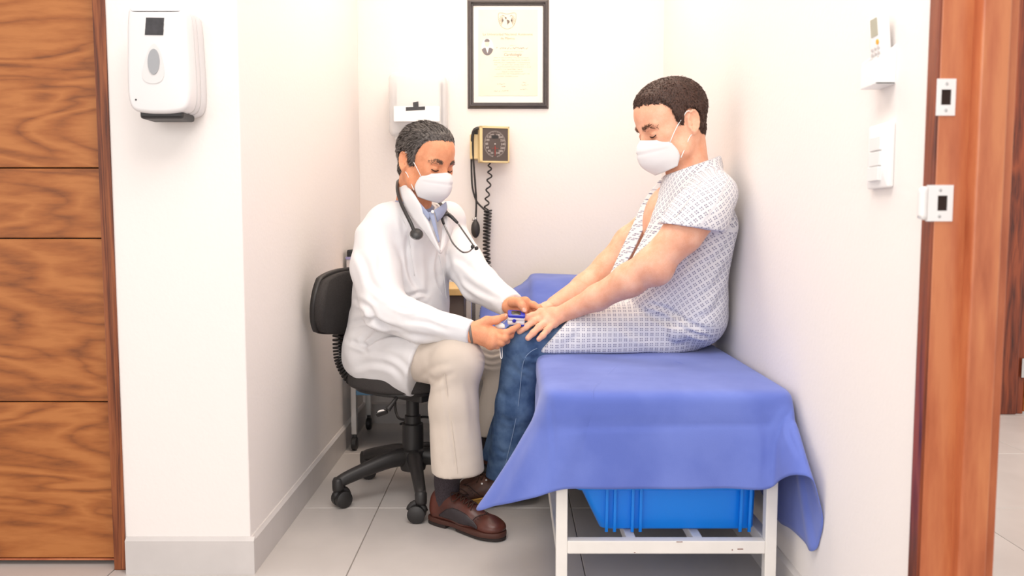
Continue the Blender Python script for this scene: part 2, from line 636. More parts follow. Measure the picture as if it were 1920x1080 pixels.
# ------------------------------------------------------------ framed diploma
Y = YB
fx0, fx1, fz0, fz1 = xat(876, 100, Y - .02), xat(1029.5, 100, Y - .02), zat(203, Y - .02), zat(-3, Y - .02)
fw, fh = fx1 - fx0, fz1 - fz0
fcx, fcz = (fx0 + fx1) / 2, (fz0 + fz1) / 2
M['frame'] = mat('dark_frame', srgb(62, 54, 54), .35, var=.15, vscale=40)
M['parch'] = mat('parchment', srgb(240, 228, 206), .8, var=.03, vscale=9)
M['mount'] = mat('white_mount', srgb(236, 232, 228), .8)
M['ink'] = mat('brown_ink', srgb(158, 138, 120), .9)
M['inkd'] = mat('dark_ink', srgb(120, 108, 102), .9)
dip = thing('framed_diploma', (fcx, Y, fz0), 'framed diploma certificate with crest and oval portrait on the back wall', 'picture')
prof = [(0, 0), (.006, .012), (.011, .018), (.016, .018), (.019, .011), (.023, .011), (.026, .004)]
fwid = .027


def frame_side(a, b, inward):
    a, b, inward = [np.array((q[0], 0, q[1])) for q in (a, b, inward)]
    L = unit(b - a)
    n = len(prof)
    vs_ = []
    for q, s in ((a, 1), (b, -1)):
        for d, hgt in prof + [(fwid, 0)]:
            vs_.append(q + inward * d + L * s * d + np.array((fcx, Y - hgt - .001, fcz)))
    m = n + 1
    F = [(i, i + 1, m + i + 1, m + i) for i in range(m - 1)] + [(m - 1, 0, m, 2 * m - 1), tuple(range(m)), tuple(range(m, 2 * m))]
    return vs_, F


hw, hh = fw / 2, fh / 2
for a, b, i in (((-hw, -hh), (hw, -hh), (0, 1)), ((hw, -hh), (hw, hh), (-1, 0)), ((hw, hh), (-hw, hh), (0, -1)), ((-hw, hh), (-hw, -hh), (1, 0))):
    obj('frame_rail', frame_side(a, b, i), M['frame'], dip)
obj('mount', s_box((fx0 + .02, Y - .004, fz0 + .02), (fx1 - .02, Y - .001, fz1 - .02)), M['mount'], dip)
sx = lambda u: xat(u, 100, Y)
sz = lambda v: zat(v, Y)
sheet = obj('certificate', s_box((sx(897), Y - .0052, sz(180)), (sx(1008), Y - .004, sz(18))), M['parch'], dip)
YI = Y - .0052
tx = lambda s, size, u, v, m, shear=0.0, sp=1.0: obj('lettering', s_text(s, size, (sx(u), YI, sz(v)), EX, EZ, NY, .0003, 'CENTER', shear, sp), m, sheet)
tx('La Universidad Nacional Autónoma', .0145, 952, 65, M['ink'], 0, 1.02)
tx('de México', .0145, 952, 72.5, M['ink'])
tx('Cardiología', .0165, 961, 103, M['inkd'], .2)


def scribble(u0, u1, v, amp, step, th):
    pts = []
    u = u0
    while u < u1:
        pts.append((u, v + random.uniform(-amp, amp)))
        u += step * random.uniform(.6, 1.4)
    vs_, fs_ = [], []
    for k in range(len(pts) - 1):
        if random.random() < .16:
            continue
        a, b = np.array((sx(pts[k][0]), sz(pts[k][1]))), np.array((sx(pts[k + 1][0]), sz(pts[k + 1][1])))
        n = np.array((-(b - a)[1], (b - a)[0]))
        n = n / (np.linalg.norm(n) + 1e-9) * th / 2
        o = len(vs_)
        for q in (a - n, b - n, b + n, a + n):
            vs_.append((q[0], YI - .0003, q[1]))
        fs_.append((o, o + 1, o + 2, o + 3))
    return vs_, fs_


obj('handwritten_name', scribble(929, 990, 91, 1.7, 1.0, .0016), M['inkd'], sheet)
for v, a, b in ((86, 956, 967), (97.5, 943, 981), (109, 926, 992), (113.5, 925, 994), (118, 926, 994), (122, 926, 994), (126, 931, 995), (130.5, 926, 980), (135, 940, 981), (139, 930, 993), (143.5, 926, 972)):
    obj('text_line', scribble(a, b, v, .8, .9, .0010), M['ink'], sheet)
for v, a, b in ((158, 932, 948), (163, 938, 950), (171, 926, 954), (155.5, 980, 987), (160, 978, 991), (168, 975, 991)):
    obj('signature', scribble(a, b, v, 1.2, 1.3, .0011), M['inkd'], sheet)
# crest: shield outline with wings either side of a small map
cres = []
shield = cr([(936, 25), (951, 27), (966, 25), (967, 38), (962, 50), (951, 55), (940, 50), (935, 38)], 40, True)
for k in range(40):
    a, b = shield[k], shield[(k + 1) % 40]
    cres.append(s_tube([(sx(a[0]), YI - .0004, sz(a[1])), (sx(b[0]), YI - .0004, sz(b[1]))], .0007, 4))
for s in (-1, 1):
    for k in range(7):
        a = math.radians(20 + 22 * k)
        u0, v0 = 951 + s * 7, 39
        u1, v1 = 951 + s * (8 + 7.5 * math.sin(a)), 39 - 10 * math.cos(a)
        cres.append(s_tube([(sx(u0), YI - .0004, sz(v0)), (sx(u1), YI - .0004, sz(v1))], .0008, 4))
    cres.append(s_tube([(sx(951 + s * 9), YI - .0004, sz(29)), (sx(951 + s * 5), YI - .0004, sz(31))], .0011, 4))
cres.append(s_prism([(sx(u), sz(v)) for u, v in ((950, 37), (955, 39), (956, 42), (953, 45), (951.5, 48), (951, 43))], (0, YI, 0), EX, EZ, NY, 0, .0005))
cres.append(s_prism([(sx(u), sz(v)) for u, v in ((946, 32), (950, 33), (950, 36), (948, 37))], (0, YI, 0), EX, EZ, NY, 0, .0005))
obj('crest', join(*cres), M['inkd'], sheet)
# oval portrait
el = lambda cu, cv, ru, rv, n=24, a0=0, a1=2 * PI: [(sx(cu + ru * math.cos(a)), sz(cv + rv * math.sin(a))) for a in np.linspace(a0, a1, n, endpoint=a1 < 6)]
por = obj('portrait', s_prism(el(914, 88.5, 11.2, 16), (0, YI, 0), EX, EZ, NY, 0, .0004), M['mount'], sheet)
M['pgrey'] = mat('photo_dark', srgb(122, 116, 118), .7)
M['pskin'] = mat('photo_skin', srgb(222, 210, 198), .7)
obj('portrait_suit', s_prism([(sx(903.5), sz(93)), (sx(908), sz(90)), (sx(914), sz(91)), (sx(920), sz(90)), (sx(924.8), sz(93))] + el(914, 88.5, 11.2, 16, 16, .28, PI - .28), (0, YI, 0), EX, EZ, NY, .0004, .0007), M['pgrey'], por)
obj('portrait_shirt', s_prism([(sx(910.5), sz(90)), (sx(917), sz(90)), (sx(914.2), sz(101))], (0, YI, 0), EX, EZ, NY, .0007, .001), M['mount'], por)
obj('portrait_face', s_prism(el(913.5, 82, 4.2, 6.4), (0, YI, 0), EX, EZ, NY, .0007, .001), M['pskin'], por)
obj('portrait_hair', s_prism(el(913.5, 78.5, 5, 5, 14, PI, 2 * PI) + [(sx(917.5), sz(79)), (sx(909.5), sz(79))], (0, YI, 0), EX, EZ, NY, .001, .0012), M['pgrey'], por)

# ------------------------------------------------------------ wall pressure gauge
M['cream'] = mat('cream_plastic', srgb(226, 202, 150), .4)
M['dial'] = mat('dial_face', srgb(84, 74, 70), .4)
M['red'] = mat('needle_red', srgb(200, 60, 50), .5)
M['dialwhite'] = mat('dial_print', srgb(205, 196, 190), .6)
M['rubber'] = mat('black_rubber', (.03, .028, .028, 1), .5)
gp = at(927, 271, 3.47)
yaw = math.radians(14)
gx = np.array((math.cos(yaw), math.sin(yaw), 0))
gn = np.array((math.sin(yaw), -math.cos(yaw), 0))
gz = np.array((0, 0, 1.0))
gw, gh = .128, .152
gau = thing('pressure_gauge', (gp[0], YB, gp[2] - gh / 2), 'cream wall blood pressure gauge with square dark dial', 'gauge')
obj('case', s_prism(rrect(gw, gh, .004), gp, gx, gz, gn, -.035, 0, .002), M['cream'], gau)
rim = []
for r in ((-gw / 2, -gh / 2, gw / 2, -gh / 2 + .007), (-gw / 2, gh / 2 - .009, gw / 2, gh / 2), (-gw / 2, -gh / 2, -gw / 2 + .012, gh / 2), (gw / 2 - .006, -gh / 2, gw / 2, gh / 2)):
    rim.append(s_prism([(r[0], r[1]), (r[2], r[1]), (r[2], r[3]), (r[0], r[3])], gp, gx, gz, gn, -.001, .006, .001))
obj('rim', join(*rim), M['cream'], gau)
dial = obj('dial', s_prism([(-.052, -.069), (.058, -.069), (.058, .067), (-.052, .067)], gp, gx, gz, gn, 0, .0015), M['dial'], gau)
dc = gp + gx * .002 + gz * .002
ring = []
for k in range(75):
    a = math.radians(-90 - 12 - k * 336 / 74)
    L = .0055 if k % 5 else .008
    d = gx * math.cos(a) * .86 + gz * math.sin(a)
    ring.append(s_tube([dc + d * (.056 - L) + gn * .0018, dc + d * .056 + gn * .0018], .0005, 4))
obj('scale_marks', join(*ring), M['dialwhite'], dial)
nums = []
for k in range(15):
    a = math.radians(-90 - 22 - k * 316 / 14)
    if 6 <= k <= 8 and k == 7:
        continue
    d = gx * math.cos(a) * .86 + gz * math.sin(a)
    nums.append(s_text(str(20 + 20 * k), .0125, dc + d * .041 + gn * .0015, gx, gz, gn, .0005))
obj('scale_numbers', join(*nums), M['dialwhite'], dial)
obj('dial_plate', s_prism(rrect(.027, .013, .001), dc + gz * .03, gx, gz, gn, .0015, .003), M['black'], dial)
obj('needle', join(s_tube([dc + gn * .004 + gz * -.008, dc + gn * .004 - gz * .05], [.0013, .0007], 6), s_tube([dc + gn * .004 - gz * .018 - gx * .014, dc + gn * .004 - gz * .018 + gx * .014], .0004, 5)), M['red'], dial)
obj('hub', s_lathe([(.003, 0), (.003, .004), (0, .005)], 14, dc + gn * .002, gn), M['dialwhite'], dial)
p = at(890, 277, 3.54)
obj('wall_bracket', s_box((p[0] - .018, 3.49, p[2] - .052), (p[0] + .04, YB, p[2] + .052), .003), M['cream'], gau)
obj('cuff_connector', join(s_tube([at(898, 247, 3.49), at(906, 241, 3.485), at(914, 239, 3.48)], [.009, .011, .007], 10, 8), s_box(at(891, 252, 3.5) - .008, at(899, 243, 3.49) + .006, .003)), M['rubber'], gau, angle=50)
tb = obj('air_tube', join(
    s_tube([at(905, 239, 3.48), at(893, 240, 3.47), at(886, 249, 3.48), at(884, 275, 3.5), at(884, 320, 3.52), at(886, 352, 3.52), at(893, 376, 3.52), at(904, 389, 3.52), at(913, 397, 3.52)], .0042, 8, 50),
    s_tube([at(903, 241, 3.47), at(891, 243, 3.46), at(887, 256, 3.47), at(887, 290, 3.49), at(891, 345, 3.51), at(893, 380, 3.52), at(892, 412, 3.52)], .0042, 8, 50)), M['rubber'], gau, smooth=True)
b0, b1 = at(891.5, 409, 3.52), at(891.5, 447, 3.52)
bl = np.linalg.norm(b1 - b0)
bulb = obj('squeeze_bulb', s_lathe([(.006, 0), (.008, .012), (.013, .018), (.018, .032), (.0195, .048), (.018, .064), (.012, .078), (.004, .085)], 20, b0, (0, 0, -1)), M['rubber'], gau, smooth=True)
obj('valve', join(s_lathe([(.006, 0), (.0075, .004), (.0075, .010), (.006, .014)], 14, b0 + (0, 0, .004), (0, 0, -1)), s_tube([b0 + (-.014, -.002, -.006), b0 + (0, -.002, -.006)], [.006, .003], 10)), M['chrome'], bulb, smooth=True)


def helix(path, rad, turns, n):
    P = cr(path, n)
    T = np.gradient(P, axis=0)
    out = []
    R = cr(rad, n)[:, 0] if not np.isscalar(rad) else np.full(n, rad)
    for i in range(n):
        t = unit(T[i])
        e1 = unit(np.cross(t, (0, 1, 0)))
        e2 = np.cross(t, e1)
        a = 2 * PI * turns * i / (n - 1)
        out.append(P[i] + (e1 * math.cos(a) + e2 * math.sin(a)) * R[i])
    return out


obj('coiled_cord', join(s_tube(helix([at(918, 304, 3.49), at(918, 330, 3.5), at(914, 365, 3.51), at(912, 396, 3.52)], [.004, .009, .008, .010], 6, 120), .0036, 6),
                        s_tube(helix([at(915, 394, 3.52), at(913, 430, 3.52), at(912, 470, 3.52), at(914, 520, 3.52), at(905, 600, 3.5)], [.015, .014, .013, .014, .014], 24, 420), .0040, 6)), M['rubber'], gau, smooth=True)

# ------------------------------------------------------------ right wall: remote control, switch plate
WX = (-1, 0, 0)
M['lcd'] = mat('remote_screen', srgb(176, 176, 158), .3)
M['orange'] = mat('orange_button', srgb(238, 176, 60), .4)
M['btn'] = mat('grey_button', srgb(205, 200, 200), .5)


def wy(u, X):
    return X * FPX / (u - 960)


def wz(v, u, X):
    return at(u, v, wy(u, X))[2]


rX = XR - .020
ry0, ry1 = 1.410, 1.455
zt, zb = wz(14, 1650, rX), wz(128, 1650, rX)
ry = (ry0 + ry1) / 2
cz = (zt + zb) / 2
rem = thing('remote_control', (XR, ry, zb), 'white air conditioner remote resting in its wall holder', 'remote')
EYn = (0, -1, 0)
RB = (rX, ry, cz)
lean = unit((-.10, 0, 1))
body = obj('case', s_prism(rrect(.046, zt - zb, .007), RB, EYn, lean, WX, -.013, .004, .003), M['white'], rem, angle=40)
obj('screen', s_prism(rrect(.026, .030, .002), np.array(RB) + lean * (.5 * (zt - zb) - .024), EYn, lean, WX, .004, .0048), M['lcd'], rem)
obj('power_button', s_prism(ellipse(.009, .009), np.array(RB) + lean * (.5 * (zt - zb) - .050) + np.array((0, -.010, 0)), EYn, lean, WX, .004, .0055), M['orange'], rem)
for i in range(4):
    for j in range(3):
        obj('button', s_prism(rrect(.008, .0045, .0015, 3), np.array(RB) + lean * (.5 * (zt - zb) - .060 - i * .0085) + np.array((0, -(j - 1) * .012, 0)), EYn, lean, WX, .004, .0052), M['btn'], rem)
hzt, hzb = wz(100, 1650, rX), wz(156, 1650, rX)
hol = thing('remote_holder', (XR, ry, hzb), 'white plastic holder cup on the right wall holding the remote', 'holder')
obj('cup', join(s_prism([(-.029, hzb), (.029, hzb), (.029, hzt - .004), (-.029, hzt - .012)], (rX - .012, ry, 0), EYn, EZ, WX, 0, .003, .001),
               s_prism([(0, hzb), (.033, hzb), (.034, hzt - .008), (.0, hzt + .018)], (XR, ry - .027, 0), WX, EZ, (0, -1, 0), -.001, .002, .0008),
               s_prism([(0, hzb), (.033, hzb), (.034, hzt - .004), (.0, hzt + .018)], (XR, ry + .027, 0), WX, EZ, (0, -1, 0), -.002, .001, .0008),
               s_prism([(-.029, 0), (.029, 0), (.029, .034), (-.029, .034)], (XR, ry, hzb), EYn, WX, EZ, 0, .004, .001)), M['white'], hol)
sy0, sy1 = 1.396, 1.478
zt, zb = wz(232, 1652, XR), wz(353, 1652, XR)
cz, cy = (zt + zb) / 2, (sy0 + sy1) / 2
sw = thing('light_switch', (XR, cy, zb), 'white light switch plate with stacked rockers on right wall', 'switch')
obj('plate', s_prism(rrect(sy1 - sy0, zt - zb, .004), (XR, cy, cz), EYn, EZ, WX, 0, .011, .003), M['white'], sw, angle=40)
for k in range(3):
    obj('rocker', s_prism(rrect(.042, .0245, .0015), (XR - .011, cy + .006, cz + .022 - k * .0265), EYn, EZ, unit((-1, 0, .04 * (k - 1))), -.002, .004 + (.002 if k == 2 else 0), .0012), M['white2'], sw)

# ------------------------------------------------------------ examination couch
BZ = .50                         # top of the mattress
BX0, BX1 = .075, .640
BYF, BYB = 1.80, 3.50


def bed_z(y):
    t = min(max((y - 2.75) / .45, 0), 1)
    return BZ + .165 * (t * t * (3 - 2 * t))


M['vinyl'] = mat('dark_vinyl', (.05, .05, .07, 1), .4)
bed = thing('examination_couch', ((BX0 + BX1) / 2, (BYF + BYB) / 2, 0), 'white painted steel examination couch against the right wall', 'couch')
lx0, lx1 = xat(1042, 1000, 1.82), xat(1453, 1000, 1.82)
lw = .026
for x in (lx0, lx1 - lw):
    for y in (1.805, 3.42):
        obj('leg', s_box((x, y, 0), (x + lw, y + lw, BZ - .09), .002), M['enamel'], bed)
zb0, zb1 = zat(1037, 1.81), zat(1013, 1.81)
for y in (1.805, 3.42):
    obj('cross_rail', s_box((lx0 + lw, y, zb0), (lx1 - lw, y + lw, zb1), .002), M['enamel'], bed)
    obj('top_rail', s_box((lx0 + lw, y, BZ - .125), (lx1 - lw, y + lw, BZ - .095), .002), M['enamel'], bed)
for x in (lx0, lx1 - lw):
    obj('side_rail', s_box((x, 1.831, zb0), (x + lw, 3.42, zb1), .002), M['enamel'], bed)
    obj('side_rail', s_box((x, 1.831, BZ - .125), (x + lw, 3.42, BZ - .095), .002), M['enamel'], bed)
for u in (1175, 1296):
    x = xat(u, 1005, 1.9)
    obj('slat', s_box((x - .011, 1.831, zb1 - .028), (x + .011, 3.42, zb1 - .001), .002), M['enamel'], bed)
for u, v, w_, h_ in ((1388, 1029.5, 11, 1.6), (1373, 1031, 2, 2), (1274, 1016, 12, 1.0), (1190, 1036, 3, 1.2)):
    p = at(u, v, 1.805)
    obj('paint_chip', s_box((p[0] - w_ / 2 * .00118, 1.8044, p[2] - h_ / 2 * .00118), (p[0] + w_ / 2 * .00118, 1.8056, p[2] + h_ / 2 * .00118)), M['rust'], bed)
# mattress: flat part and raised head part in one pad
ys = BYF + .016 + (BYB - BYF - .026) * np.linspace(0, 1, 60) ** 1.6
vv, ff = [], []
sec = rrect(BX1 - BX0 - .024, .085, .03, 5)
for y in ys:
    zc = bed_z(y) - .0425 - .004
    ed = max(0, 1 - (y - ys[0]) / .06)
    ins = .055 * (1 - math.sqrt(max(0, 1 - ed * ed)))
    for a, b in sec:
        vv.append(((BX0 + BX1) / 2 + a * (1 - ins / .27), y, zc + b * (1 - .25 * ed ** 3)))
ns = len(sec)
for i in range(len(ys) - 1):
    for k in range(ns):
        ff.append((i * ns + k, i * ns + (k + 1) % ns, (i + 1) * ns + (k + 1) % ns, (i + 1) * ns + k))
ff += [tuple(range(ns))[::-1], tuple((len(ys) - 1) * ns + k for k in range(ns))]
obj('mattress', (vv, ff), M['vinyl'], bed, angle=50)
obj('head_support', s_prism([(2.85, BZ - .10), (3.44, BZ - .10), (3.44, bed_z(3.44) - .10), (3.2, bed_z(3.2) - .10), (3.0, bed_z(3.0) - .10)], (BX0 + .06, 0, 0), (0, 1, 0), (0, 0, 1), (1, 0, 0), 0, BX1 - BX0 - .12), M['enamel'], bed)

# ------------------------------------------------------------ blue cover sheet
def fabric(name, c1, c2, rough=.85, weave=900, sheen=.15):
    m = mat(name, c1, rough, c2=c2, vscale=7, bump=.12, bscale=weave)
    m.node_tree.nodes['Principled BSDF'].inputs['Sheen Weight'].default_value = sheen
    m.node_tree.nodes['Principled BSDF'].inputs['Specular IOR Level'].default_value = .15
    return m


M['bluesheet'] = fabric('blue_nonwoven', srgb(94, 112, 190), srgb(108, 126, 202), .8, 500, .2)
Tc, Bc, Kc = [], [], []           # edge point on the couch, hem point, outward direction


def add_skirt(T, B, out):
    Tc.append(T)
    Bc.append(B)
    Kc.append(out)


L, Fr, R = (-1, 0, 0), (0, -1, 0), (1, 0, 0)
e = .004
for y, bx, by, bz in ((3.49, -.09, 3.49, .55), (3.3, -.128, 3.26, .55), (3.1, -.115, 3.04, .48), (2.9, -.06, 2.84, .38), (2.75, -.02, 2.70, .30), (2.5, .068, 2.5, .26), (2.25, .066, 2.2, .26), (2.12, .060, 2.08, .27)):
    add_skirt((BX0, y, bed_z(y)), (bx, by, bz), L)
tipL = at(890, 957, 1.93)
add_skirt((BX0, 2.02, BZ), tuple(at(985, 850, 2.05)), L)
add_skirt((BX0, 1.94, BZ), tuple(at(938, 908, 1.99)), unit((-1, -.1, 0)))
add_skirt((BX0 + .001, 1.875, BZ), tuple(tipL), unit((-1, -.35, 0)))
add_skirt((BX0 + .010, 1.832, BZ), tuple(at(925, 949, 1.88)), unit((-1, -.8, 0)))
add_skirt((BX0 + .032, 1.810, BZ), tuple(at(962, 942, 1.835)), unit((-.7, -1, 0)))
add_skirt((BX0 + .065, 1.801, BZ), tuple(at(1002, 932, 1.795)), unit((-.25, -1, 0)))
add_skirt((BX0 + .110, BYF, BZ), tuple(at(1048, 919, 1.78)), Fr)
for u in (1110, 1190, 1270, 1350, 1410):
    add_skirt((xat(u, 745, BYF), BYF, BZ), tuple(at(u, 917, 1.782)), Fr)
add_skirt((xat(1440, 745, BYF), BYF, BZ), tuple(at(1446, 914, 1.775)), Fr)
add_skirt((BX1 - .045, BYF + .002, BZ), tuple(at(1463, 901, 1.735)), Fr)
add_skirt((BX1 - .025, BYF + .008, BZ), tuple(at(1490, 890, 1.68)), unit((.4, -1, 0)))
add_skirt((BX1 - .012, BYF + .018, BZ), tuple(at(1520, 897, 1.65)), unit((.7, -1, 0)))
add_skirt((BX1 - .006, BYF + .03, BZ), tuple(at(1540, 935, 1.645)), unit((1, -.7, 0)))
add_skirt((BX1 - .003, BYF + .045, BZ), tuple(at(1546, 985, 1.652)), R)
add_skirt((BX1 - .001, BYF + .055, BZ), tuple(at(1545, 1012, 1.667)), R)
add_skirt((BX1, BYF + .065, BZ), (.640, at(1537, 1035, 1.69)[1], zat(1035, 1.69)), R)
add_skirt((BX1, BYF + .085, BZ), tuple(at(1515, 1012, .641 * FPX / 555)), R)
add_skirt((BX1, 1.92, BZ), tuple(at(1490, 990, .641 * FPX / 530)), R)
add_skirt((BX1, 2.0, BZ), tuple(at(1462, 969, .642 * FPX / 502)), R)
add_skirt((BX1, 2.2, BZ), (.643, 2.2, .22), R)
for y in (2.5, 2.75, 2.9, 3.1, 3.3, 3.49):
    add_skirt((BX1, y, bed_z(y)), (.643, y, .26), R)
NS = 300
T = cr(Tc, NS)
B = cr(Bc, NS)
K = cr(Kc, NS)
K /= np.linalg.norm(K, axis=1)[:, None]
for i in range(NS):
    T[i, 2] = bed_z(T[i, 1])
RR = .022
NR = 34
G = np.zeros((NR, NS, 3))
s_arr = np.linspace(0, 1, NR)
for i in range(NS):
    # rounded shoulder then a hanging curve
    p0 = T[i] - K[i] * RR + (0, 0, e)
    p1 = T[i] + K[i] * e - np.array((0, 0, RR * .7))
    d = B[i] - p1
    for r, s in enumerate(s_arr):
        if s < .12:
            a = s / .12 * PI / 2
            G[r, i] = p0 + K[i] * (RR + e) * math.sin(a) - np.array((0, 0, RR * .7 + e)) * (1 - math.cos(a))
        else:
            q = (s - .12) / .88
            hor = d[:2] * (q ** 1.25)
            G[r, i] = (p1[0] + hor[0], p1[1] + hor[1], p1[2] + d[2] * q)
rs = np.random.default_rng(3)
xx = np.linspace(0, 1, NS)
for k in range(9):
    fq, ph, am = rs.uniform(8, 40), rs.uniform(0, 6), rs.uniform(.0006, .0022)
    wv = am * np.sin(fq * xx * 2 * PI / 2 + ph)
    fall = np.clip((s_arr - .1) / .9, 0, 1)
    G += (wv[None, :, None] * fall[:, None, None]) * K[None]
# slight crease where the pad ends
cre = .004 * np.exp(-((s_arr - .36) / .06) ** 2)
G -= cre[:, None, None] * K[None]
G[:, :, 0] = np.minimum(G[:, :, 0], XR - .003)
# top: rows from the rim ring inward to a spine line
ring0 = G[0]
NI = 16
spine = np.stack([np.full(NS, (BX0 + BX1) / 2), np.clip(ring0[:, 1], BYF + .60, BYB - .2), np.zeros(NS)], 1)
top = np.zeros((NI, NS, 3))
for k in range(NI):
    f = 1 - k / NI
    q = ring0 * (1 - f) + spine * f
    for i in range(NS):
        q[i, 2] = bed_z(q[i, 1]) + e
        X_, Y_ = q[i, 0], q[i, 1]
        q[i, 2] += f * (.0022 * math.sin(13 * X_ + 9 * Y_) + .0016 * math.sin(31 * Y_ - 14 * X_ + 1.2) + .0022 * math.sin(21 * (X_ + .6 * Y_)))
    top[k] = q
GG = np.vstack([top, G])
for _ in range(4):
    GG[:, 1:-1] = (GG[:, :-2] + 2 * GG[:, 1:-1] + GG[:, 2:]) / 4
for _ in range(2):
    GG[1:-1] = (GG[:-2] + 2 * GG[1:-1] + GG[2:]) / 4
SHEET_GRID = GG

# ------------------------------------------------------------ blue plastic bin
M['bluebin'] = mat('blue_plastic', srgb(0, 132, 240), .38, bump=.05, bscale=400)
bz0 = zb1
by0, by1 = 1.87, 2.30
bin_ = thing('storage_bin', (.35, 2.08, bz0), 'bright blue ribbed plastic bin on the couch lower shelf', 'bin')
bxl, bxr = xat(1127, 990, by0), lx1 - lw - .006
bz1 = .275
tap = .055


def bin_ring(z, inset):
    f = (z - bz0) / (bz1 - bz0)
    lo = (bxl - tap * f + inset, by0 - .012 * f + inset)
    hi = (bxr - inset + 0 * f, by1 + .02 * f - inset)
    r = .018
    return [(a + (lo[0] + hi[0]) / 2, b + (lo[1] + hi[1]) / 2, z) for a, b in rrect(hi[0] - lo[0], hi[1] - lo[1], r, 4)]


def bin_shell():
    rings = [bin_ring(bz0, .010), bin_ring(bz0 + .006, 0), bin_ring(bz1, 0), bin_ring(bz1, .004), bin_ring(bz0 + .012, .006)]
    n = len(rings[0])
    v = [p for r_ in rings for p in r_]
    f = [(i * n + k, i * n + (k + 1) % n, (i + 1) * n + (k + 1) % n, (i + 1) * n + k) for i in range(len(rings) - 1) for k in range(n)]
    f += [tuple(range(n))[::-1], tuple((len(rings) - 1) * n + k for k in range(n))]
    return v, f


obj('tub', bin_shell(), M['bluebin'], bin_, angle=40)
for u in (1136, 1151, 1184, 1199, 1385, 1402):
    x = xat(u, 960, by0)
    obj('rib', s_prism([(x - .0035, bz0 + .002), (x + .0035, bz0 + .002), (x + .0035, bz1), (x - .0035, bz1)], (0, by0, 0), (1, 0, 0), (0, -.08, 1), (0, -1, 0), -.004, .0038, .0015), M['bluebin'], bin_, angle=40)
obj('rim', s_tube([(p[0], p[1], bz1 - .006) for p in bin_ring(bz1, -.005)], .007, 8, closed=True), M['bluebin'], bin_, smooth=True)

# ------------------------------------------------------------ office chair
M['chairblk'] = mat('chair_black', (.022, .020, .020, 1), .45, bump=.06, bscale=250)
M['chairfab'] = mat('chair_fabric', (.040, .035, .034, 1), .9, var=.35, vscale=600, bump=.3, bscale=700)
cc = V3(-.322, 2.60, 0)
ch = thing('office_chair', cc, 'black swivel office chair the person in the lab coat sits on', 'chair')
hubz = zat(880, 2.6)
for k in range(5):
    a = math.radians(210 + 72 * k)
    d = V3(math.cos(a), math.sin(a), 0)
    s = V3(-d[1], d[0], 0)
    tip = cc + d * .252
    A = obj('base_arm', join(s_tube([cc + (0, 0, .125), cc + d * .07 + (0, 0, .128), cc + d * .16 + (0, 0, .108), cc + d * .235 + (0, 0, .086), cc + d * .257 + (0, 0, .072)], [.030, .028, .023, .020, .016], 10, 16, flat=(s, .85)),
                            s_lathe([(.017, .054), (.018, .062), (.018, .085), (.014, .094)], 14, tip)), M['chairblk'], ch, smooth=True)
    tw = math.radians([10, 75, 30, -20, 50][k])
    wd = V3(math.cos(a + tw + PI / 2), math.sin(a + tw + PI / 2), 0)
    pd = V3(-wd[1], wd[0], 0)
    cw = tip + pd * .012 + (0, 0, .0265)
    C_ = obj('castor', join(s_lathe([(.022, -.003), (.0265, 0), (.0265, .016), (.020, .020)], 20, cw + wd * .005, wd), s_lathe([(.022, -.003), (.0265, 0), (.0265, .016), (.020, .020)], 20, cw - wd * .005, -wd)), M['chairblk'], ch, angle=40)
    obj('castor_hood', join(s_tube([tip + (0, 0, .068), tip + (0, 0, .05)], .007, 8), s_tube([cw + pd * .024 * math.cos(q) + V3(0, 0, .030 * math.sin(q)) for q in np.linspace(.3, PI - .2, 9)], .010, 8, flat=(wd, 1.0))), M['chairblk'], C_, smooth=True)
obj('column', join(s_lathe([(.040, .085), (.043, .10), (.043, .150), (.034, .155), (.034, .235), (.028, .238)], 22, cc), ), M['chairblk'], ch, angle=40)
obj('gas_lift', s_lathe([(.026, .20), (.026, .262), (.021, .265), (.021, .318), (.030, .32), (.030, .345)], 20, cc), M['chairblk'], ch, angle=40)
# seat and back turn with the sitter
ca = math.radians(-38)
cf = V3(math.cos(ca), math.sin(ca), 0)
cs = V3(-cf[1], cf[0], 0)
sc_ = cc + V3(-.015, .02, 0)
seat_z = .398
obj('seat', s_prism(rrect(.34, .36, .13, 8), sc_ + V3(0, 0, seat_z), cf, cs, (0, 0, 1), -.035, .012, .012, 3), M['chairfab'], ch, angle=50)
obj('seat_pan', s_prism(rrect(.30, .32, .12, 8), sc_ + V3(0, 0, seat_z), cf, cs, (0, 0, 1), -.048, -.035, .004), M['chairblk'], ch, angle=50)
obj('seat_mechanism', s_prism(rrect(.20, .13, .01), sc_ + cf * .02 + V3(0, 0, seat_z), cf, cs, (0, 0, 1), -.075, -.046, .006), M['chairblk'], ch, angle=40)
lv = obj('height_lever', s_tube([at(748, 722, 2.50), at(745, 742, 2.46), at(735, 758, 2.44), at(727, 768, 2.43)], [.006, .006, .007, .010], 8, 14), M['chairblk'], ch, smooth=True)
obj('lever_paddle', s_prism(rrect(.036, .020, .005), at(716, 774, 2.425), unit((1, 0, .35)), unit((-.2, -.6, .55)), unit((.1, -.8, -.6)), -.004, .005, .002), M['chairblk'], lv)
obj('lever_label', s_prism(ellipse(.026, .010), at(715.5, 771.5, 2.420), unit((1, 0, .2)), unit((0, -.5, .86)), unit((.0, -.86, -.3)), -.003, .003), M['mount'], lv)
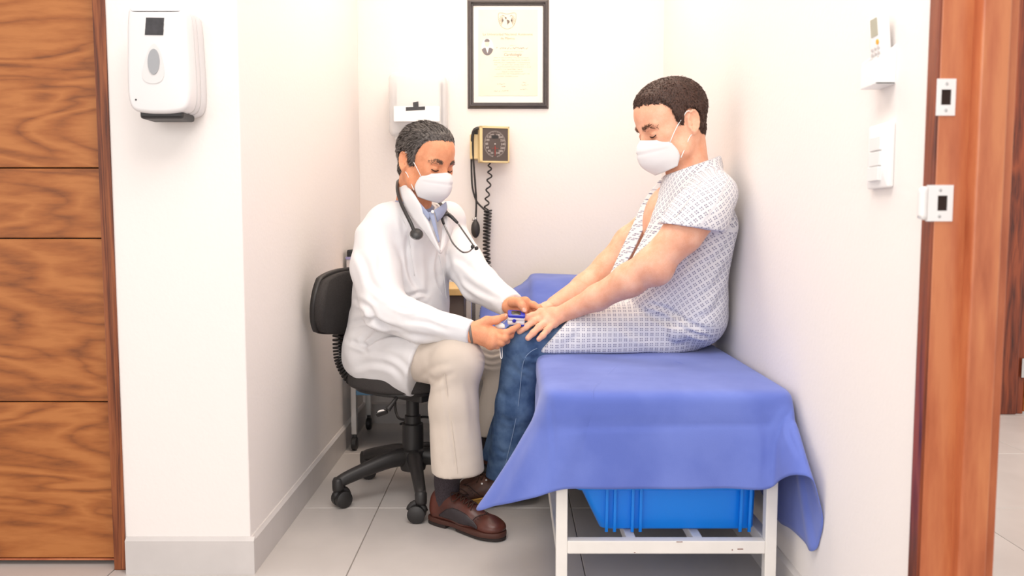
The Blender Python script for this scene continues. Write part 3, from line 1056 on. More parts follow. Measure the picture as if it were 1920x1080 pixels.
# curved back bar under ribbed bellows
bk = -cf
barp = [at(735, 724, 2.62), at(700, 722, 2.66), at(668, 708, 2.70), at(650, 680, 2.72), at(645, 650, 2.73), at(645, 610, 2.73), at(647, 575, 2.72)]
obj('back_bar', s_tube(barp, .014, 8, 30, flat=(cs, 1.6)), M['chairblk'], ch, smooth=True)
P = cr(barp, 34)
Tn = np.gradient(P, axis=0)
for i in range(1, 31):
    t = unit(Tn[i])
    n2 = unit(np.cross(t, cs))
    obj('bellows_rib', s_prism(rrect(.078, .040, .012, 3), P[i], cs, n2, t, -.0034, .0034, .0012, 1), M['chairblk'], ch)
bc = at(655, 563, 2.70)
bn = unit(cf * .98 + V3(0, 0, -.12))
bx = unit(np.cross((0, 0, 1), bn))
bz_ = np.cross(bn, bx)


def back_grid(off, sx_, sz_):
    G = np.zeros((26, 26, 3))
    for i, a in enumerate(np.linspace(-1, 1, 26)):
        for j, b in enumerate(np.linspace(-1, 1, 26)):
            # squircle mapping of the square to a rounded outline
            A = a * math.sqrt(1 - .36 * b * b)
            Bq = b * math.sqrt(1 - .36 * a * a)
            G[i, j] = bc + bx * A * sx_ + bz_ * Bq * sz_ + bn * (.05 * A * A + off + .012 * (1 - Bq * Bq))
    return G


obj('backrest_cushion', s_grid(back_grid(.012, .185, .103), .030), M['chairfab'], ch, smooth=True)
obj('backrest_shell', s_grid(back_grid(-.010, .193, .110), .018), M['chairblk'], ch, smooth=True)

# ------------------------------------------------------------ instrument cart behind the chair
M['tanwood'] = mat('tan_laminate', srgb(222, 186, 122), .5, var=.06, vscale=30)
M['bluetray'] = mat('blue_tray', srgb(84, 128, 164), .5)
M['greybox'] = mat('dark_grey_metal', srgb(120, 108, 100), .5)
kx0, kx1, ky0, ky1 = -.625, -.155, 3.11, 3.46
kt = zat(545, 3.15) + .012
cart = thing('instrument_cart', ((kx0 + kx1) / 2, (ky0 + ky1) / 2, 0), 'steel wheeled cart with tan top behind the office chair', 'cart')
obj('top', s_box((kx0 - .01, ky0 - .02, kt - .026), (kx1 + .01, ky1, kt), .002), M['tanwood'], cart)
for x in (kx0, kx1 - .022):
    for y in (ky0, ky1 - .03):
        lg = obj('leg', s_box((x, y, .064), (x + .022, y + .022, kt - .026), .002), M['chrome'], cart)
        obj('castor', join(s_lathe([(.022, 0), (.026, .003), (.026, .018), (.022, .021)], 18, (x, y + .012, .026), (1, 0, 0)), s_box((x + .004, y + .004, .03), (x + .018, y + .02, .068), .002)), M['black'], lg, angle=40)
st = zat(729, 3.15)
obj('lower_shelf', s_box((kx0 + .002, ky0 + .002, st - .018), (kx1 - .002, ky1 - .01, st), .002), M['bluetray'], cart)
obj('back_panel', s_box((kx0 + .01, ky1 - .008, st), (kx1 - .01, ky1 - .002, kt - .03)), M['greybox'], cart)
obj('drawer_box', s_box((kx0 + .03, ky0 + .02, st + .16), (kx1 - .03, ky1 - .01, kt - .03), .003), M['greybox'], cart)
p0, p1 = at(652, 506, 3.2), at(700, 470, 3.2)
pr = thing('storage_box', (p0[0] + .11, 3.3, kt), 'dark topped grey box on the cart behind the seated person', 'box')
obj('body', s_box((p0[0], 3.17, kt), (p0[0] + .22, 3.42, zat(484, 3.2)), .006), M['btn'], pr)
obj('lid', s_box((p0[0] + .002, 3.175, zat(484, 3.2)), (p0[0] + .22, 3.42, zat(468, 3.2)), .006), M['black'], pr)
M['lav'] = mat('lavender_strip', srgb(150, 146, 190), .5)
obj('trim_strip', s_box((p0[0] - .001, 3.168, zat(486, 3.2)), (p0[0] + .2, 3.172, zat(481, 3.2))), M['lav'], pr)
tag(obj('power_cable', s_tube([at(742, 735, 3.1), at(741, 765, 3.1), at(748, 784, 3.08), at(765, 788, 3.05), at(752, 795, 3.2), at(790, 782, 3.25), at(820, 786, 3.25), at(850, 790, 3.2), at(880, 792, 3.2), at(890, 770, 3.3)], .005, 8, 70), M['rubber'], smooth=True), 'black looping power cable hanging under the steel cart', 'cable')

# ------------------------------------------------------------ soft-body modelling: distance fields turned into one surface
class Field:
    def __init__(s, lo, hi, h):
        s.h = h
        s.lo = np.asarray(lo, float)
        s.n = np.ceil((np.asarray(hi) - s.lo) / h).astype(int) + 1
        s.ax = [(s.lo[i] + h * np.arange(s.n[i])).astype(np.float32) for i in range(3)]
        s.D = np.full(tuple(s.n), .05, np.float32)

    def _sub(s, lo, hi):
        i0 = np.clip(np.floor((np.asarray(lo) - s.lo) / s.h).astype(int), 0, s.n)
        i1 = np.clip(np.ceil((np.asarray(hi) - s.lo) / s.h).astype(int) + 1, 0, s.n)
        sl = tuple(slice(a, b) for a, b in zip(i0, i1))
        P = [s.ax[0][sl[0]][:, None, None], s.ax[1][sl[1]][None, :, None], s.ax[2][sl[2]][None, None, :]]
        return sl, P

    def _mix(s, sl, d, k, op):
        D = s.D[sl]
        if D.size == 0:
            return
        if op == '-':
            D, d = -D, d
        if k > 0:
            h = np.clip(.5 + .5 * (D - d) / k, 0, 1)
            r = D + (d - D) * h - k * h * (1 - h)
        else:
            r = np.minimum(D, d)
        s.D[sl] = -r if op == '-' else r

    def cap(s, a, b, ra, rb=None, k=.01, w=None, sw=1.0, op='+'):
        """tapered limb from a to b; w, sw widen the section along one axis"""
        rb = ra if rb is None else rb
        a, b = np.asarray(a, float), np.asarray(b, float)
        m = max(ra, rb) * max(1, sw) + k + 3 * s.h + .01
        sl, P = s._sub(np.minimum(a, b) - m, np.maximum(a, b) + m)
        ba = b - a
        q = [P[i] - np.float32(a[i]) for i in range(3)]
        t = np.clip((q[0] * np.float32(ba[0]) + q[1] * np.float32(ba[1]) + q[2] * np.float32(ba[2])) / np.float32(ba.dot(ba) + 1e-12), 0, 1)
        q = [q[i] - t * np.float32(ba[i]) for i in range(3)]
        l2 = q[0] ** 2 + q[1] ** 2 + q[2] ** 2
        if w is not None:
            w = unit(w)
            qw = q[0] * np.float32(w[0]) + q[1] * np.float32(w[1]) + q[2] * np.float32(w[2])
            l2 = l2 - qw ** 2 * np.float32(1 - 1 / sw ** 2)
        d = np.sqrt(np.maximum(l2, 0)) - (np.float32(ra) + np.float32(rb - ra) * t)
        s._mix(sl, d, k, op)
        return s

    def ell(s, c, r, k=.01, A=None, op='+'):
        c, r = np.asarray(c, float), np.asarray(r, float)
        m = r.max() + k + 3 * s.h + .01
        sl, P = s._sub(c - m, c + m)
        q = [P[i] - np.float32(c[i]) for i in range(3)]
        if A is not None:
            A = [unit(a) for a in A]
            q = [q[0] * np.float32(a[0]) + q[1] * np.float32(a[1]) + q[2] * np.float32(a[2]) for a in A]
        k0 = np.sqrt(sum((q[i] / np.float32(r[i])) ** 2 for i in range(3)))
        k1 = np.sqrt(sum((q[i] / np.float32(r[i] ** 2)) ** 2 for i in range(3))) + 1e-6
        s._mix(sl, k0 * (k0 - 1) / k1, k, op)
        return s

    def chain(s, pts, rs, k=.01, **kw):
        for i in range(len(pts) - 1):
            s.cap(pts[i], pts[i + 1], rs[i], rs[i + 1], k, **kw)
        return s

    def keep(s, p, n, k=.004):
        """cut away everything beyond the plane through p on the side n points to"""
        n = unit(n)
        P = [s.ax[0][:, None, None], s.ax[1][None, :, None], s.ax[2][None, None, :]]
        d = sum((P[i] - np.float32(p[i])) * np.float32(n[i]) for i in range(3))
        s.D = -_smin(-s.D, -d, k)
        return s

    def merge(s, o, k=.006):
        s.D = _smin(s.D, o.D, k)
        return s

    def mesh(s, smooth=2):
        D = np.where(np.abs(s.D) < 1e-6, np.float32(1e-6), s.D)
        S = D < 0
        nx, ny, nz = D.shape
        c = np.zeros((nx - 1, ny - 1, nz - 1), np.int8)
        offs = [(i, j, k) for i in (0, 1) for j in (0, 1) for k in (0, 1)]
        for i, j, k in offs:
            c += S[i:nx - 1 + i, j:ny - 1 + j, k:nz - 1 + k]
        act = (c > 0) & (c < 8)
        idx = np.argwhere(act)
        vals = np.stack([D[idx[:, 0] + i, idx[:, 1] + j, idx[:, 2] + k] for i, j, k in offs], 1)
        acc = np.zeros((len(idx), 3))
        cnt = np.zeros(len(idx))
        O = np.array(offs, float)
        for a in range(8):
            for b in range(a + 1, 8):
                if abs(O[a] - O[b]).sum() != 1:
                    continue
                va, vb = vals[:, a], vals[:, b]
                x = (va < 0) != (vb < 0)
                t = np.where(x, va / np.where(x, va - vb, 1), 0)
                acc += np.where(x[:, None], O[a] + t[:, None] * (O[b] - O[a]), 0)
                cnt += x
        V = s.lo + (idx + acc / cnt[:, None]) * s.h
        ids = np.full(act.shape, -1, np.int64)
        ids[act] = np.arange(len(idx))
        F = []
        for ax in range(3):
            sh = [slice(None)] * 3
            s0, s1 = list(sh), list(sh)
            s0[ax], s1[ax] = slice(0, -1), slice(1, None)
            e = np.argwhere(S[tuple(s0)] != S[tuple(s1)])
            o1, o2 = (ax + 1) % 3, (ax + 2) % 3
            e = e[(e[:, o1] > 0) & (e[:, o2] > 0) & (e[:, o1] < D.shape[o1] - 1) & (e[:, o2] < D.shape[o2] - 1)]
            inside = S[e[:, 0], e[:, 1], e[:, 2]]

            def cell(d1, d2):
                q = e.copy()
                q[:, o1] -= d1
                q[:, o2] -= d2
                return ids[q[:, 0], q[:, 1], q[:, 2]]
            Q = np.stack([cell(1, 1), cell(0, 1), cell(0, 0), cell(1, 0)], 1)
            Q[~inside] = Q[~inside][:, ::-1]
            F.append(Q)
        F = np.vstack(F)
        F = F[(F >= 0).all(1)]
        if smooth:
            V = relax(V, F, smooth)
        return V, F


def _smin(a, b, k):
    h = np.clip(.5 + .5 * (a - b) / k, 0, 1)
    return a + (b - a) * h - k * h * (1 - h)


def relax(V, F, it=2, lam=.5):
    E = np.vstack([F[:, [0, 1]], F[:, [1, 2]], F[:, [2, 3]], F[:, [3, 0]]])
    n = len(V)
    deg = np.bincount(E.ravel(), minlength=n).astype(float)
    for t in range(it * 2):
        S_ = np.stack([np.bincount(E[:, 0], V[E[:, 1], k], n) + np.bincount(E[:, 1], V[E[:, 0], k], n) for k in range(3)], 1)
        L_ = S_ / np.maximum(deg, 1)[:, None] - V
        V = V + (lam if t % 2 == 0 else -lam * .92) * L_
    return V


def normals(V, F):
    fn = np.cross(V[F[:, 2]] - V[F[:, 0]], V[F[:, 3]] - V[F[:, 1]])
    N = np.zeros_like(V)
    for k in range(4):
        for a in range(3):
            N[:, a] += np.bincount(F[:, k], fn[:, a], len(V))
    return N / (np.linalg.norm(N, axis=1)[:, None] + 1e-12)


def fastobj(name, V, F, mt, parent):
    """smooth quad mesh straight from arrays (world space)"""
    org = WORLD[parent.name] if parent is not None else np.array((V[:, 0].mean(), V[:, 1].mean(), V[:, 2].min()))
    me = bpy.data.meshes.new(name)
    me.vertices.add(len(V))
    me.vertices.foreach_set('co', (V - org).astype(np.float32).ravel())
    k = F.shape[1]
    me.loops.add(F.size)
    me.loops.foreach_set('vertex_index', F.astype(np.int32).ravel())
    me.polygons.add(len(F))
    me.polygons.foreach_set('loop_start', np.arange(0, F.size, k, dtype=np.int32))
    me.update(calc_edges=True)
    me.validate()
    me.polygons.foreach_set('use_smooth', np.ones(len(me.polygons), bool))
    if mt is not None:
        me.materials.append(mt)
    o = bpy.data.objects.new(name, me)
    col.objects.link(o)
    if parent is not None:
        o.parent = parent
    else:
        o.location = org
    WORLD[o.name] = org
    return o


def join_np(*ms):
    vs_, fs_, o = [], [], 0
    for v, f in ms:
        vs_.append(v)
        fs_.append(f + o)
        o += len(v)
    return np.vstack(vs_), np.vstack(fs_)


def project(V):
    """room point -> photo pixel (used to lay folds where the photo has them)"""
    d = V - np.array((0, 0, H))
    w = d[:, 1] * CP - d[:, 2] * SP
    up = d[:, 1] * SP + d[:, 2] * CP
    return np.stack([960 + FPX * d[:, 0] / w, 540 - FPX * up / w], 1)


def folds(V, F, lines, scale=.00155):
    """press fabric folds into the near side of a garment: lines of (points, width px, depth px)"""
    N = normals(V, F)
    uv = project(V)
    view = V - np.array((0, 0, H))
    view /= np.linalg.norm(view, axis=1)[:, None]
    facing = np.clip(-(N * view).sum(1) * 2.2, 0, 1)
    disp = np.zeros(len(V))
    for pts, w, dep in lines:
        P = cr(pts, 14)
        best = np.full(len(V), 1e9)
        sgn = np.zeros(len(V))
        tt = np.zeros(len(V))
        for i in range(13):
            a, b = P[i], P[i + 1]
            ab = b - a
            t = np.clip(((uv - a) @ ab) / (ab @ ab + 1e-9), 0, 1)
            q = uv - a - t[:, None] * ab
            d = np.hypot(q[:, 0], q[:, 1])
            m = d < best
            best[m] = d[m]
            sgn[m] = np.sign(ab[0] * q[m, 1] - ab[1] * q[m, 0])
            tt[m] = (i + t[m]) / 13
        x = best * sgn / w
        taper = np.sin(np.clip(tt, .02, .98) * PI) ** .6
        disp += dep * taper * (-np.exp(-x ** 2) + .75 * np.exp(-(x - 1.5) ** 2 / .9) + .25 * np.exp(-(x + 1.7) ** 2 / .9))
    return V + N * (disp * facing * scale)[:, None]


def seam_on(V, F, pts, r=.0013, name='stitched_seam', mt=None, parent=None):
    uv = project(V)
    N = normals(V, F)
    vw = V - np.array((0, 0, H))
    ok = np.where((N * vw).sum(1) < 0)[0]
    out = []
    for p in cr(pts, 22):
        d = ((uv[ok] - p) ** 2).sum(1)
        near = ok[np.argsort(d)[:6]]
        i = near[np.argmin(V[near, 1])]
        out.append(V[i] + N[i] * r * .4)
    out = np.array(out)
    for _ in range(3):
        out[1:-1] = (out[:-2] + 2 * out[1:-1] + out[2:]) / 4
    return obj(name, s_tube(out, r, 5), mt, parent, smooth=True)


def rumple(V, F, amp, scale, seed=0, stretch=(1, 1, 1)):
    """gentle uneven relief over a whole garment"""
    r = np.random.default_rng(seed)
    N = normals(V, F)
    d = np.zeros(len(V))
    for k in range(14):
        w = r.normal(size=3) * np.array(stretch) * scale * r.uniform(.5, 1.6)
        w2 = r.normal(size=3) * scale * .7
        d += np.sin(V @ w + 1.5 * np.sin(V @ w2 + r.uniform(0, 6)) + r.uniform(0, 6))
    return V + N * (d / 14 ** .5 * amp)[:, None]


def garment(name, c1, c2, rough=.9, weave=1200, bump=.15, sheen=.1):
    m = mat(name, c1, rough, c2=c2, vscale=9, bump=bump, bscale=weave, spec=.2)
    m.node_tree.nodes['Principled BSDF'].inputs['Sheen Weight'].default_value = sheen
    return m


def skin(name, c1, c2, c3):
    """skin tone with blotches and freckle-fine mottling"""
    m = bpy.data.materials.new(name)
    m.use_nodes = True
    q = NT(m)
    tc = q.new('ShaderNodeTexCoord')
    n1 = q.new('ShaderNodeTexNoise', i_Scale=26.0, i_Detail=4.0, i_Roughness=.6)
    n2 = q.new('ShaderNodeTexNoise', i_Scale=420.0, i_Detail=3.0)
    q.link(tc.outputs['Object'], n1.inputs['Vector'])
    q.link(tc.outputs['Object'], n2.inputs['Vector'])
    r = q.new('ShaderNodeValToRGB')
    e = r.color_ramp.elements
    e[0].position, e[0].color = .32, c1
    e[1].position, e[1].color = .70, c3
    x = e.new(.52)
    x.color = c2
    ad = q.new('ShaderNodeMath', operation='MULTIPLY_ADD')
    ad.inputs[1].default_value = .30
    q.link(n2.outputs['Fac'], ad.inputs[0])
    sb = q.new('ShaderNodeMath', operation='SUBTRACT')
    sb.inputs[1].default_value = .15
    q.link(n1.outputs['Fac'], sb.inputs[0])
    q.link(sb.outputs[0], ad.inputs[2])
    q.link(ad.outputs[0], r.inputs['Fac'])
    q.link(r.outputs['Color'], q.b.inputs['Base Color'])
    q.b.inputs['Roughness'].default_value = .52
    q.b.inputs['Specular IOR Level'].default_value = .35
    q.b.inputs['Subsurface Weight'].default_value = .12
    q.b.inputs['Subsurface Radius'].default_value = (.010, .004, .002)
    q.b.inputs['Subsurface Scale'].default_value = .4
    bp = q.new('ShaderNodeBump', i_Strength=.16, i_Distance=.0012)
    q.link(n2.outputs['Fac'], bp.inputs['Height'])
    q.link(bp.outputs['Normal'], q.b.inputs['Normal'])
    return m


# ---------------- head in its own space: x forward, y to the person's left, z up
def head_field(neck_base, neck_r=(.054, .062), jaw=1.0, brow=1.0, nose=1.0):
    f = Field((-.14, -.115, -.26), (.14, .115, .135), .0022)
    f.ell((-.012, 0, .034), (.100, .0775, .083), .02)
    f.ell((.020, 0, .036), (.070, .066, .066), .03)
    f.ell((.022, 0, -.030), (.066, .061, .074), .03)
    for s in (-1, 1):
        f.cap((-.012, s * .056, -.035), (.014, s * .052, -.074), .020, .018, .02)
        f.cap((.014, s * .052, -.074), (.070, s * .014, -.100), .018, .016, .02)
        f.ell((.054, s * .042, -.022), (.026, .022, .020), .02)
        f.ell((.045, s * .036, -.060), (.034, .024, .034), .02)
    f.ell((.076, 0, -.098), (.018, .022, .018), .016)
    f.ell((.074, 0, -.060), (.022, .026, .026), .016)
    for s in (-1, 1):
        f.ell((.102, s * .034, -.008), (.026, .021, .0155), .014, op='-')
    for s in (-1, 1):
        f.cap((.083, s * .010, .0115), (.073, s * .046, .0135), .0095 * brow, .008 * brow, .012)
        f.ell((.0695, s * .0325, -.0085), (.0170, .0175, .0150), .004)
        # lid crease and under-eye fold
        f.cap((.0872, s * .022, -.0005), (.0800, s * .046, -.0015), .0018, .0014, .004, op='-')
        f.cap((.0875, s * .022, -.0205), (.0800, s * .044, -.0215), .0018, .0014, .005, op='-')
    f.cap((.085, 0, .004), (.100 * nose, 0, -.034), .0080, .0115, .010)
    for s in (-1, 1):
        f.ell((.091, s * .0125, -.041), (.012, .008, .008), .006)
    # ears
    for s in (-1, 1):
        t = math.radians(16)
        A = [(math.cos(t), 0, math.sin(t)), (-.28 * s * 0, 1, 0), (-math.sin(t), 0, math.cos(t))]
        c = np.array((-.021, s * .0775, -.010))
        f.ell(c, (.0175, .0072, .0320), .006, A)
        f.ell(c + (.003, s * .0078, .002), (.0108, .0075, .0205), .003, A, op='-')
        for a0 in np.linspace(-.6, 3.5, 10):
            a1 = a0 + .47
            R = lambda a: c + np.array((-.0150 * math.sin(a) * math.cos(t) - .028 * math.cos(a) * math.sin(t), s * .0055, -.0150 * math.sin(a) * math.sin(t) + .028 * math.cos(a) * math.cos(t)))
            f.cap(R(a0), R(a1), .0034, .0034, .002)
        f.ell(c + (.010, s * .003, -.004), (.0045, .004, .006), .003)
        f.ell(c + (.006, s * .002, -.029), (.008, .0045, .008), .005)
    nb = np.asarray(neck_base, float)
    f.cap((-.034, 0, -.035), nb, neck_r[0], neck_r[1], .022)
    f.cap((-.004, 0, -.085), nb + (.03, 0, .0), .030, .036, .022)
    for s in (-1, 1):
        f.cap((-.024, s * .052, -.055), nb + (.035, s * -.030, -.015), .012, .013, .018)
    return f


def frame(az, pitch, roll=0.0):
    """columns = forward, left, up in the room; az measured from +X towards +Y"""
    R = Matrix.Rotation(az, 3, 'Z') @ Matrix.Rotation(pitch, 3, 'Y') @ Matrix.Rotation(roll, 3, 'X')
    return np.array(R)


def colour_attr_mat(name, rough=.5, spec=.4):
    m = bpy.data.materials.new(name)
    m.use_nodes = True
    q = NT(m)
    a = q.new('ShaderNodeAttribute', attribute_name='strand')
    q.link(a.outputs['Color'], q.b.inputs['Base Color'])
    q.b.inputs['Roughness'].default_value = rough
    q.b.inputs['Specular IOR Level'].default_value = spec
    return m


def strands(name, roots, dirs, nrm, length, width, cols, mt, parent, curl=.25, bend=None, seed=1):
    """hair strands as fine three-sided tapers; cols is per strand"""
    r = np.random.default_rng(seed)
    n = len(roots)
    L_ = length * r.uniform(.6, 1.15, n) if np.isscalar(length) else length
    d = dirs + r.normal(size=(n, 3)) * curl
    d /= np.linalg.norm(d, axis=1)[:, None]
    d2 = d - nrm * .35 + r.normal(size=(n, 3)) * curl * .6
    d2 /= np.linalg.norm(d2, axis=1)[:, None]
    p0 = roots - nrm * .001
    p1 = p0 + d * (L_ * .5)[:, None]
    p2 = p1 + d2 * (L_ * .5)[:, None]
    s1 = np.cross(d, nrm)
    s1 /= np.linalg.norm(s1, axis=1)[:, None] + 1e-9
    s2 = np.cross(d, s1)
    V = np.zeros((n, 7, 3))
    for i, (p, w) in enumerate(((p0, 1.0), (p1, .85))):
        for k in range(3):
            a = 2 * PI * k / 3
            V[:, i * 3 + k] = p + (s1 * math.cos(a) + s2 * math.sin(a)) * width * w
    V[:, 6] = p2
    base = (np.arange(n) * 7)[:, None]
    Q = []
    for k in range(3):
        k2 = (k + 1) % 3
        Q.append(base + np.array([[k, k2, 3 + k2]]))
        Q.append(base + np.array([[k, 3 + k2, 3 + k]]))
        Q.append(base + np.array([[3 + k, 3 + k2, 6]]))
    F = np.vstack(Q)
    o = fastobj(name, V.reshape(-1, 3), F, mt, parent)
    at_ = o.data.attributes.new('strand', 'FLOAT_COLOR', 'POINT')
    c = np.repeat(np.concatenate([cols, np.ones((n, 1))], 1), 7, axis=0)
    at_.data.foreach_set('color', c.astype(np.float32).ravel())
    return o


def sst(x, a, b):
    t = np.clip((x - a) / (b - a), 0, 1)
    return t * t * (3 - 2 * t)


def hair_region(P, line, temple=.040, side_low=-.012, nape=-.062):
    """signed amount (>0 inside hair) for head-space points"""
    x, y, z = P[:, 0], np.abs(P[:, 1]), P[:, 2]
    # height of the hairline as a function of x (front to back)
    xs = [-.13, -.085, -.055, -.040, -.034, -.012, -.004, .004, .022, .028, temple, temple + .016, .075, .12]
    zs = [nape, nape, nape + .012, nape + .03, -.006, .018, .016, side_low, side_low + .004, .020, .040, line - .010, line, line + .004]
    return z - np.interp(x, xs, zs)


def make_mask(frame_m, C, sc, parent, mt, strap_mt):
    ctr = cr([(.1035, 0, -.016), (.120, 0, -.030), (.128, 0, -.056), (.122, 0, -.088), (.092, 0, -.120)], 26)
    edg = cr([(.070, .052, -.030), (.056, .0625, -.042), (.044, .0670, -.062), (.040, .0665, -.086), (.050, .0560, -.111)], 26)
    G = np.zeros((41, 26, 3))
    for i, a in enumerate(np.linspace(-1, 1, 41)):
        s = abs(a)
        el = 1 - math.cos(s * PI / 2)
        lat = math.sin(s * PI / 2)
        gx_ = .62 * el + .38 * s
        gy_ = .70 * lat + .30 * s
        G[i] = ctr + (edg - ctr) * np.array((gx_, 0, .5 * gx_ + .5 * gy_))[None]
        G[i, :, 1] = np.sign(a) * edg[:, 1] * gy_
        # welded seam lines
        b = np.linspace(0, 1, 26)
        G[i, :, 0] -= .0028 * np.exp(-((b - .45) / .030) ** 2) * (s < .85)
        G[i, :, 0] -= .0018 * np.exp(-((b - .22 - .1 * s) / .030) ** 2) * (s > .2)
        G[i, :, 0] += .0010 * math.sin(9 * s) * np.sin(b * PI)
    Rm = frame_m * sc
    tr = lambda P: np.asarray(P) @ Rm.T + C
    o = obj('face_mask', s_grid(tr(G.reshape(-1, 3)).reshape(G.shape), .0016), mt, parent, smooth=True)
    obj('nose_clip', s_patch([[tr((x_, y_, z_)) for x_, y_, z_ in ((.0985, -.026, -.030 + dz), (.108, -.014, -.024 + dz), (.1115, 0, -.021 + dz), (.108, .014, -.024 + dz), (.0985, .026, -.030 + dz))] for dz in (0, -.004)], 3, 16, .0012), M['mount'], o, smooth=True)
    for s in (-1, 1):
        up = [tr((.056, s * .0630, -.044)), tr((.030, s * .0735, -.012)), tr((.004, s * .0790, .010)), tr((-.010, s * .0830, .020)), tr((-.024, s * .0800, .014))]
        lo = [tr((.040, s * .0690, -.092)), tr((.020, s * .0715, -.070)), tr((.0, s * .0740, -.048)), tr((-.014, s * .0780, -.040)), tr((-.026, s * .0760, -.028))]
        obj('ear_loop', s_tube(up, .0015 * sc, 6, 18), strap_mt, o, smooth=True)
        obj('ear_loop', s_tube(lo, .0015 * sc, 6, 18), strap_mt, o, smooth=True)
    return o


def make_hair(LV, LF, reg, thick, frame_m, C, sc, parent, base_mt, strand_mt, n, length, flow, palette, seed, curl=.3, width=.0007):
    """cap of hair grown on the scalp of a head mesh plus single strands over it"""
    LN = normals(LV, LF)
    rr = np.random.default_rng(seed)
    jit = rr.normal(size=len(LV)) * .0012 + .0012 * np.sin(LV[:, 1] * 260 + LV[:, 0] * 210)
    m = reg(LV) + jit
    ear = ((LV[:, 0] + .020) / .021) ** 2 + ((LV[:, 2] + .010) / .034) ** 2 < 1
    m = np.where(ear, -1, m)
    keep = (m[LF] > 0).all(1)
    F = LF[keep]
    used = np.unique(F)
    remap = np.full(len(LV), -1)
    remap[used] = np.arange(len(used))
    th = thick * sst(m, 0, .022) + .0006
    tex = .0010 * np.sin(LV[:, 0] * 900 + 3 * np.sin(LV[:, 1] * 300)) * np.sin(LV[:, 2] * 500) * (thick / .008)
    W = (LV + LN * (th + tex)[:, None])[used]
    Rm = frame_m * sc
    cap = fastobj('hair', W @ Rm.T + C, remap[F], base_mt, parent)
    pick = rr.choice(used, n)
    root = LV[pick] + LN[pick] * (th * .75)[pick][:, None] + rr.normal(size=(n, 3)) * .0009
    d = flow(LV[pick], LN[pick])
    wgt = rr.random(n)
    colr = palette(LV[pick], rr)
    ln = length * rr.uniform(.55, 1.15, n) * (.45 + .55 * sst(m[pick], 0, .03)) * sc
    strands('hair_strands', root @ Rm.T + C, d @ frame_m.T, LN[pick] @ frame_m.T, ln, width, colr, strand_mt, cap, curl, seed=seed)['kind'] = 'stuff'
    return cap


def brow_strands(LV, LF, pts, n, length, colr, frame_m, C, sc, parent, mt, seed):
    """eyebrow of short hairs standing on the brow"""
    LN = normals(LV, LF)
    rr = np.random.default_rng(seed)
    front = np.where(LV[:, 0] > .03)[0]
    Pc = cr(pts, n) + rr.normal(size=(n, 3)) * np.array((0, .001, .0016))
    idx = np.array([front[np.argmin(((LV[front] - p) ** 2).sum(1))] for p in Pc])
    tang = np.gradient(cr(pts, n), axis=0)
    tang /= np.linalg.norm(tang, axis=1)[:, None]
    d = tang * .9 + LN[idx] * .3 + np.array((0, 0, .25))
    c = np.tile(np.array(colr[:3]), (n, 1)) * rr.uniform(.7, 1.4, (n, 1))
    Rm = frame_m * sc
    root = (LV[idx] + (Pc - LV[idx]) * .6 * np.array((0, 1, 1)))
    o = strands('eyebrow', root @ Rm.T + C, d @ frame_m.T, LN[idx] @ frame_m.T, np.full(n, length * sc), .0008, c, mt, parent, .25, seed=seed)
    o['kind'] = 'stuff'
    return o


def lash_line(LV, LF, pts, frame_m, C, sc, parent, mt):
    front = np.where(LV[:, 0] > .03)[0]
    out = []
    LN = normals(LV, LF)
    for p in cr(pts, 12):
        i = front[np.argmin(((LV[front] - p) ** 2).sum(1))]
        q = LV[i].copy()
        q[1:] = p[1:]
        out.append(q + LN[i] * .0004)
    out = np.array(out)
    out[1:-1] = (out[:-2] + 2 * out[1:-1] + out[2:]) / 4
    return obj('eyelashes', s_tube(out @ (frame_m * sc).T + C, [.0007] + [.0016] * 10 + [.0008], 6), mt, parent, smooth=True)


M['maskwhite'] = garment('mask_white', (.78, .78, .80, 1), (.81, .81, .82, 1), .9, 900, .05)
M['strap'] = mat('elastic_white', (.85, .85, .85, 1), .8)
M['hairmat'] = colour_attr_mat('hair_strand')

# the cover sheet gets its creases, then its thickness
nu_, nv_ = SHEET_GRID.shape[:2]
iq = lambda i, j: i * nv_ + j
Fq = np.array([(iq(i, j), iq(i, j + 1), iq(i + 1, j + 1), iq(i + 1, j)) for i in range(nu_ - 1) for j in range(nv_ - 1)])
Vq = SHEET_GRID.reshape(-1, 3)
if normals(Vq, Fq)[:nv_ * 6, 2].mean() < 0:
    Fq = Fq[:, ::-1]
Vq = folds(Vq, Fq, [([(1032, 750), (1038, 830), (1041, 912)], 5, 1.6), ([(1486, 765), (1456, 820), (1454, 905)], 7, 2.0), ([(1496, 775), (1478, 806), (1500, 860)], 5, 1.8),
                    ([(1266, 690), (1265, 800), (1263, 912)], 2.5, .7), ([(1045, 806), (1250, 800), (1465, 797)], 4, 1.0), ([(1150, 690), (1260, 684), (1340, 668)], 5, 1.2),
                    ([(1000, 790), (970, 850), (930, 915)], 9, 1.5), ([(1080, 690), (1180, 702), (1300, 700)], 6, .8), ([(1010, 545), (1040, 530), (1090, 528)], 6, 1.8), ([(975, 560), (1000, 548), (1050, 560)], 6, 1.8), ([(1420, 760), (1440, 840), (1430, 905)], 9, 1.2)], .0016)
tag(obj('bed_sheet', s_grid(Vq.reshape(SHEET_GRID.shape), .0016), M['bluesheet'], smooth=True), 'blue disposable cover sheet draped over the examination couch', 'sheet')

